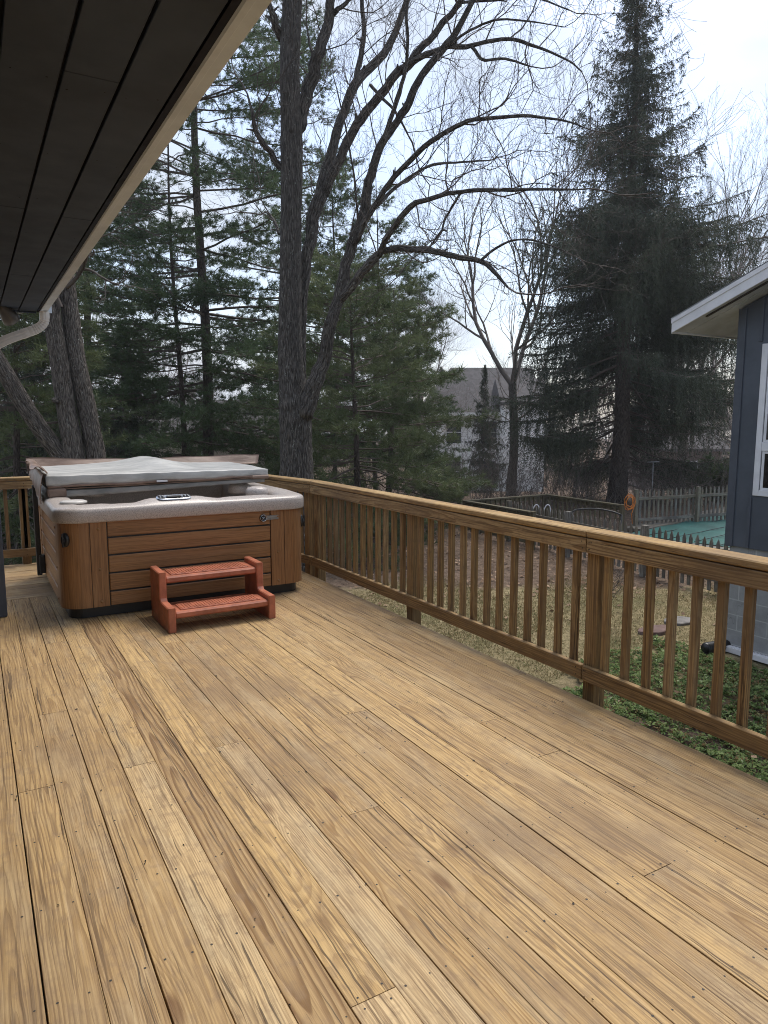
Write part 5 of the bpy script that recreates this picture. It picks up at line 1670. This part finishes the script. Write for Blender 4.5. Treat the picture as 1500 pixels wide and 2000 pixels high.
# far tree line closing the view
G_F = 'far tree line'
kinds = [(pineA, .8), (b2, .95), (spr, 2.6), (b1, 1.0), (b3, 1.1)]
names = ['pine', 'bare tree', 'spruce', 'forked bare tree', 'slim bare tree']
k = 0
for u, d, ki in ((-60, 70, 0), (20, 80, 2), (100, 72, 1), (180, 84, 0), (260, 75, 2), (340, 86, 3), (420, 78, 1), (500, 84, 2), (570, 76, 4), (650, 88, 2), (720, 78, 1), (790, 92, 2), (860, 84, 2),
                 (930, 95, 2), (1000, 88, 1), (1060, 80, 2), (1120, 92, 3), (1190, 78, 1), (1250, 86, 2), (1320, 80, 1), (1390, 90, 2), (1460, 78, 1), (1540, 84, 2)):
    src, s = kinds[ki]
    copy_thing(src, spot(u, d), k * 1.7, s * (.55 if ki == 0 and 700 < u < 1100 else .8), 'far %s in the tree line closing the yard' % names[ki], G_F)
    k += 1

# sapling in the lawn
t = thing('sapling', 'small bare sapling on the lawn seen between the balusters', 'sapling', (8.25, 7.3, -1.47))
S = []; rg = np.random.default_rng(9)
for k in range(4): grow(rg, (rg.normal() * .03, rg.normal() * .03, -.05), (rg.normal() * .3, rg.normal() * .3, 1), .55, .009, 2, S, .05, .15, (25, 50), .5, .6, 5, .003)
segmesh('stems', S, M_TWIG, t)

# ------------------------------------------------------------------ ground cover, grass, litter
def ivy():
    rng = np.random.default_rng(81)
    n = 27000
    x = rng.uniform(3.02, 8.22, n); y = rng.uniform(-2, 6.7, n)
    edge = 5.25 + .22 * (x - 3) + .25 * np.sin(x * 3.1) + .15 * np.sin(x * 7.3)
    dens = .5 + .5 * np.sin(x * 2.3 + 1) * np.sin(y * 2.7) + rng.uniform(0, .8, n)
    ok = (y < edge) & (dens > .22)
    x, y = x[ok], y[ok]; n = len(x)
    h = (.03 + .10 * rng.random(n)) * np.where(x > 7.4, .55, 1.0) * (.6 + .4 * np.sin(x * 5) * np.sin(y * 4))
    k = 7
    C = np.repeat(np.stack([x, y, ground_z(x, y) + h], 1), k, 0)
    a = rng.uniform(0, 2 * math.pi, n * k); el = rng.uniform(-.15, .75, n * k)
    d = np.stack([np.cos(a) * np.cos(el), np.sin(a) * np.cos(el), np.sin(el)], 1)
    s = np.stack([-np.sin(a), np.cos(a), rng.normal(size=n * k) * .3], 1)
    L = np.repeat(rng.uniform(.024, .060, (n, 1)), k, 0) * rng.uniform(.8, 1.2, (n * k, 1)); W = L * .27
    c0 = C + d * .008; m = C + d * L * .6 + np.array([0, 0, .006]); e = C + d * L - np.array([0, 0, .006])
    V = np.stack([c0, m + s * W, e, m - s * W], 1).reshape(-1, 3)
    F = np.arange(len(V)).reshape(-1, 4)
    idx = np.repeat(np.arange(n * k) // k, 4)
    o = big('groundcover', V, F, M_IVY, None, (6, 3, -1.47), tone=tone_of(idx, rng, n))
    tag(o, 'dense low leafy green groundcover beside the deck and the block wall', 'groundcover', None, 'stuff')
ivy()
def grass():
    rng = np.random.default_rng(82)
    n = 90000
    d = rng.uniform(7.5, 14.5, n); s = rng.uniform(-2.5, 6.5, n)
    x = FW[0] * d + RT[0] * s; y = FW[1] * d + RT[1] * s
    ok = (x > 3.2) & ((y > 5.4 + .2 * (x - 3)) | (x > 8.4)) & ~((x > 8.2) & (y < 5.9)) & (d < 12.9 + .8 * np.sin(s * 2) + rng.normal(size=n) * .3)
    x, y = x[ok], y[ok]; n = len(x)
    C = np.stack([x, y, ground_z(x, y) - .01], 1)
    D = np.tile(np.array([[0, 0, 1.0]]), (n, 1))
    V, F, idx = blades(C, D, 2, .05, .009, .6, rng, .01)
    o = big('lawn_grass', V, F, M_GRASS, None, (7, 9, -1.47), tone=tone_of(idx, rng, n))
    tag(o, 'short dry winter lawn grass beyond the deck railing', 'grass', None, 'stuff')
    n = 8500
    d = rng.uniform(3, 26, n); s = rng.uniform(-9, 9, n)
    x = FW[0] * d + RT[0] * s; y = FW[1] * d + RT[1] * s
    ok = (x > 3.1) & ~((x > 8.2) & (y < 5.8)) & (rng.random(n) < np.where((d > 11.9), 1, .22)) & ~((x > 13.9) & (y < 14) & (y > 8.2))
    x, y, d = x[ok], y[ok], d[ok]; n = len(x)
    C = np.stack([x, y, ground_z(x, y) + rng.uniform(.008, .03, n) + .12 * (d < 8)], 1)
    a = rng.uniform(0, 6.28, n); r = rng.uniform(.025, .055, (n, 1))
    u = np.stack([np.cos(a), np.sin(a), rng.normal(size=n) * .35], 1) * r; w = np.stack([-np.sin(a), np.cos(a), rng.normal(size=n) * .35], 1) * r * .6
    V = np.stack([C - u, C - w * 1.1 + [0, 0, .006], C + u, C + w], 1).reshape(-1, 3)
    o = big('leaf_litter', V, np.arange(len(V)).reshape(-1, 4), M_LITTER, None, (7, 12, -1.47), tone=tone_of(np.repeat(np.arange(n), 4), rng, n))
    tag(o, 'scattered dead leaves on the bare soil and lawn', 'leaves', None, 'stuff')
grass()

def deck_debris():
    rng = np.random.default_rng(83)
    n = 170
    s = rng.uniform(0, 1, n) ** 1.2
    x = rng.uniform(-.2, 2.9, n); y = .7 + 5.0 * s
    seam = BX0 + PITCHB * np.round((x - BX0) / PITCHB) - .0015
    x = np.where(rng.random(n) < .62, seam + rng.normal(size=n) * .003, x)
    ok = ~((x > .4) & (y > 5.15)); x, y = x[ok], y[ok]; n = len(x)
    a = np.where(rng.random(n) < .6, 1.57 + rng.normal(size=n) * .2, rng.uniform(0, 3.14, n)); L = rng.uniform(.0025, .010, (n, 1)) * np.clip(y / 3, .45, 1.1)[:, None]; W = L * rng.uniform(.25, .6, (n, 1))
    u = np.stack([np.cos(a), np.sin(a), np.zeros(n)], 1) * L; w = np.stack([-np.sin(a), np.cos(a), np.zeros(n)], 1) * W
    C = np.stack([x, y, np.full(n, .0035)], 1)
    up = np.array([0, 0, .003])
    V = np.stack([C - u, C - w, C + u, C + w, C + up], 1).reshape(-1, 3)
    b = (np.arange(n) * 5)[:, None]
    F = np.concatenate([np.stack([b[:, 0] + i, b[:, 0] + (i + 1) % 4, b[:, 0] + 4], 1) for i in range(4)])
    tag(big('deck_debris', V, F, M_NAIL, None, (1.4, 2.5, 0)), 'tiny dark specks of plant debris lying on the deck boards', 'debris', None, 'stuff')
deck_debris()

# ------------------------------------------------------------------ thin haze over the whole garden, lifts the distant darks
def air():
    m = bpy.data.materials.new('thin_haze'); m.use_nodes = True
    t = m.node_tree; t.nodes.remove(t.nodes['Principled BSDF'])
    v = t.nodes.new('ShaderNodeVolumePrincipled')
    v.inputs['Color'].default_value = (.86, .89, .93, 1); v.inputs['Density'].default_value = HAZE; v.inputs['Anisotropy'].default_value = .2
    t.links.new(v.outputs[0], t.nodes['Material Output'].inputs['Volume'])
    mb = MB(); box(mb, (-175, -175, -7), (175, 175, 30))
    tag(obj('haze', mb, m, origin=(0, 0, 0)), 'thin pale haze in the air', None, None, 'stuff')
HAZE = .0008
air()
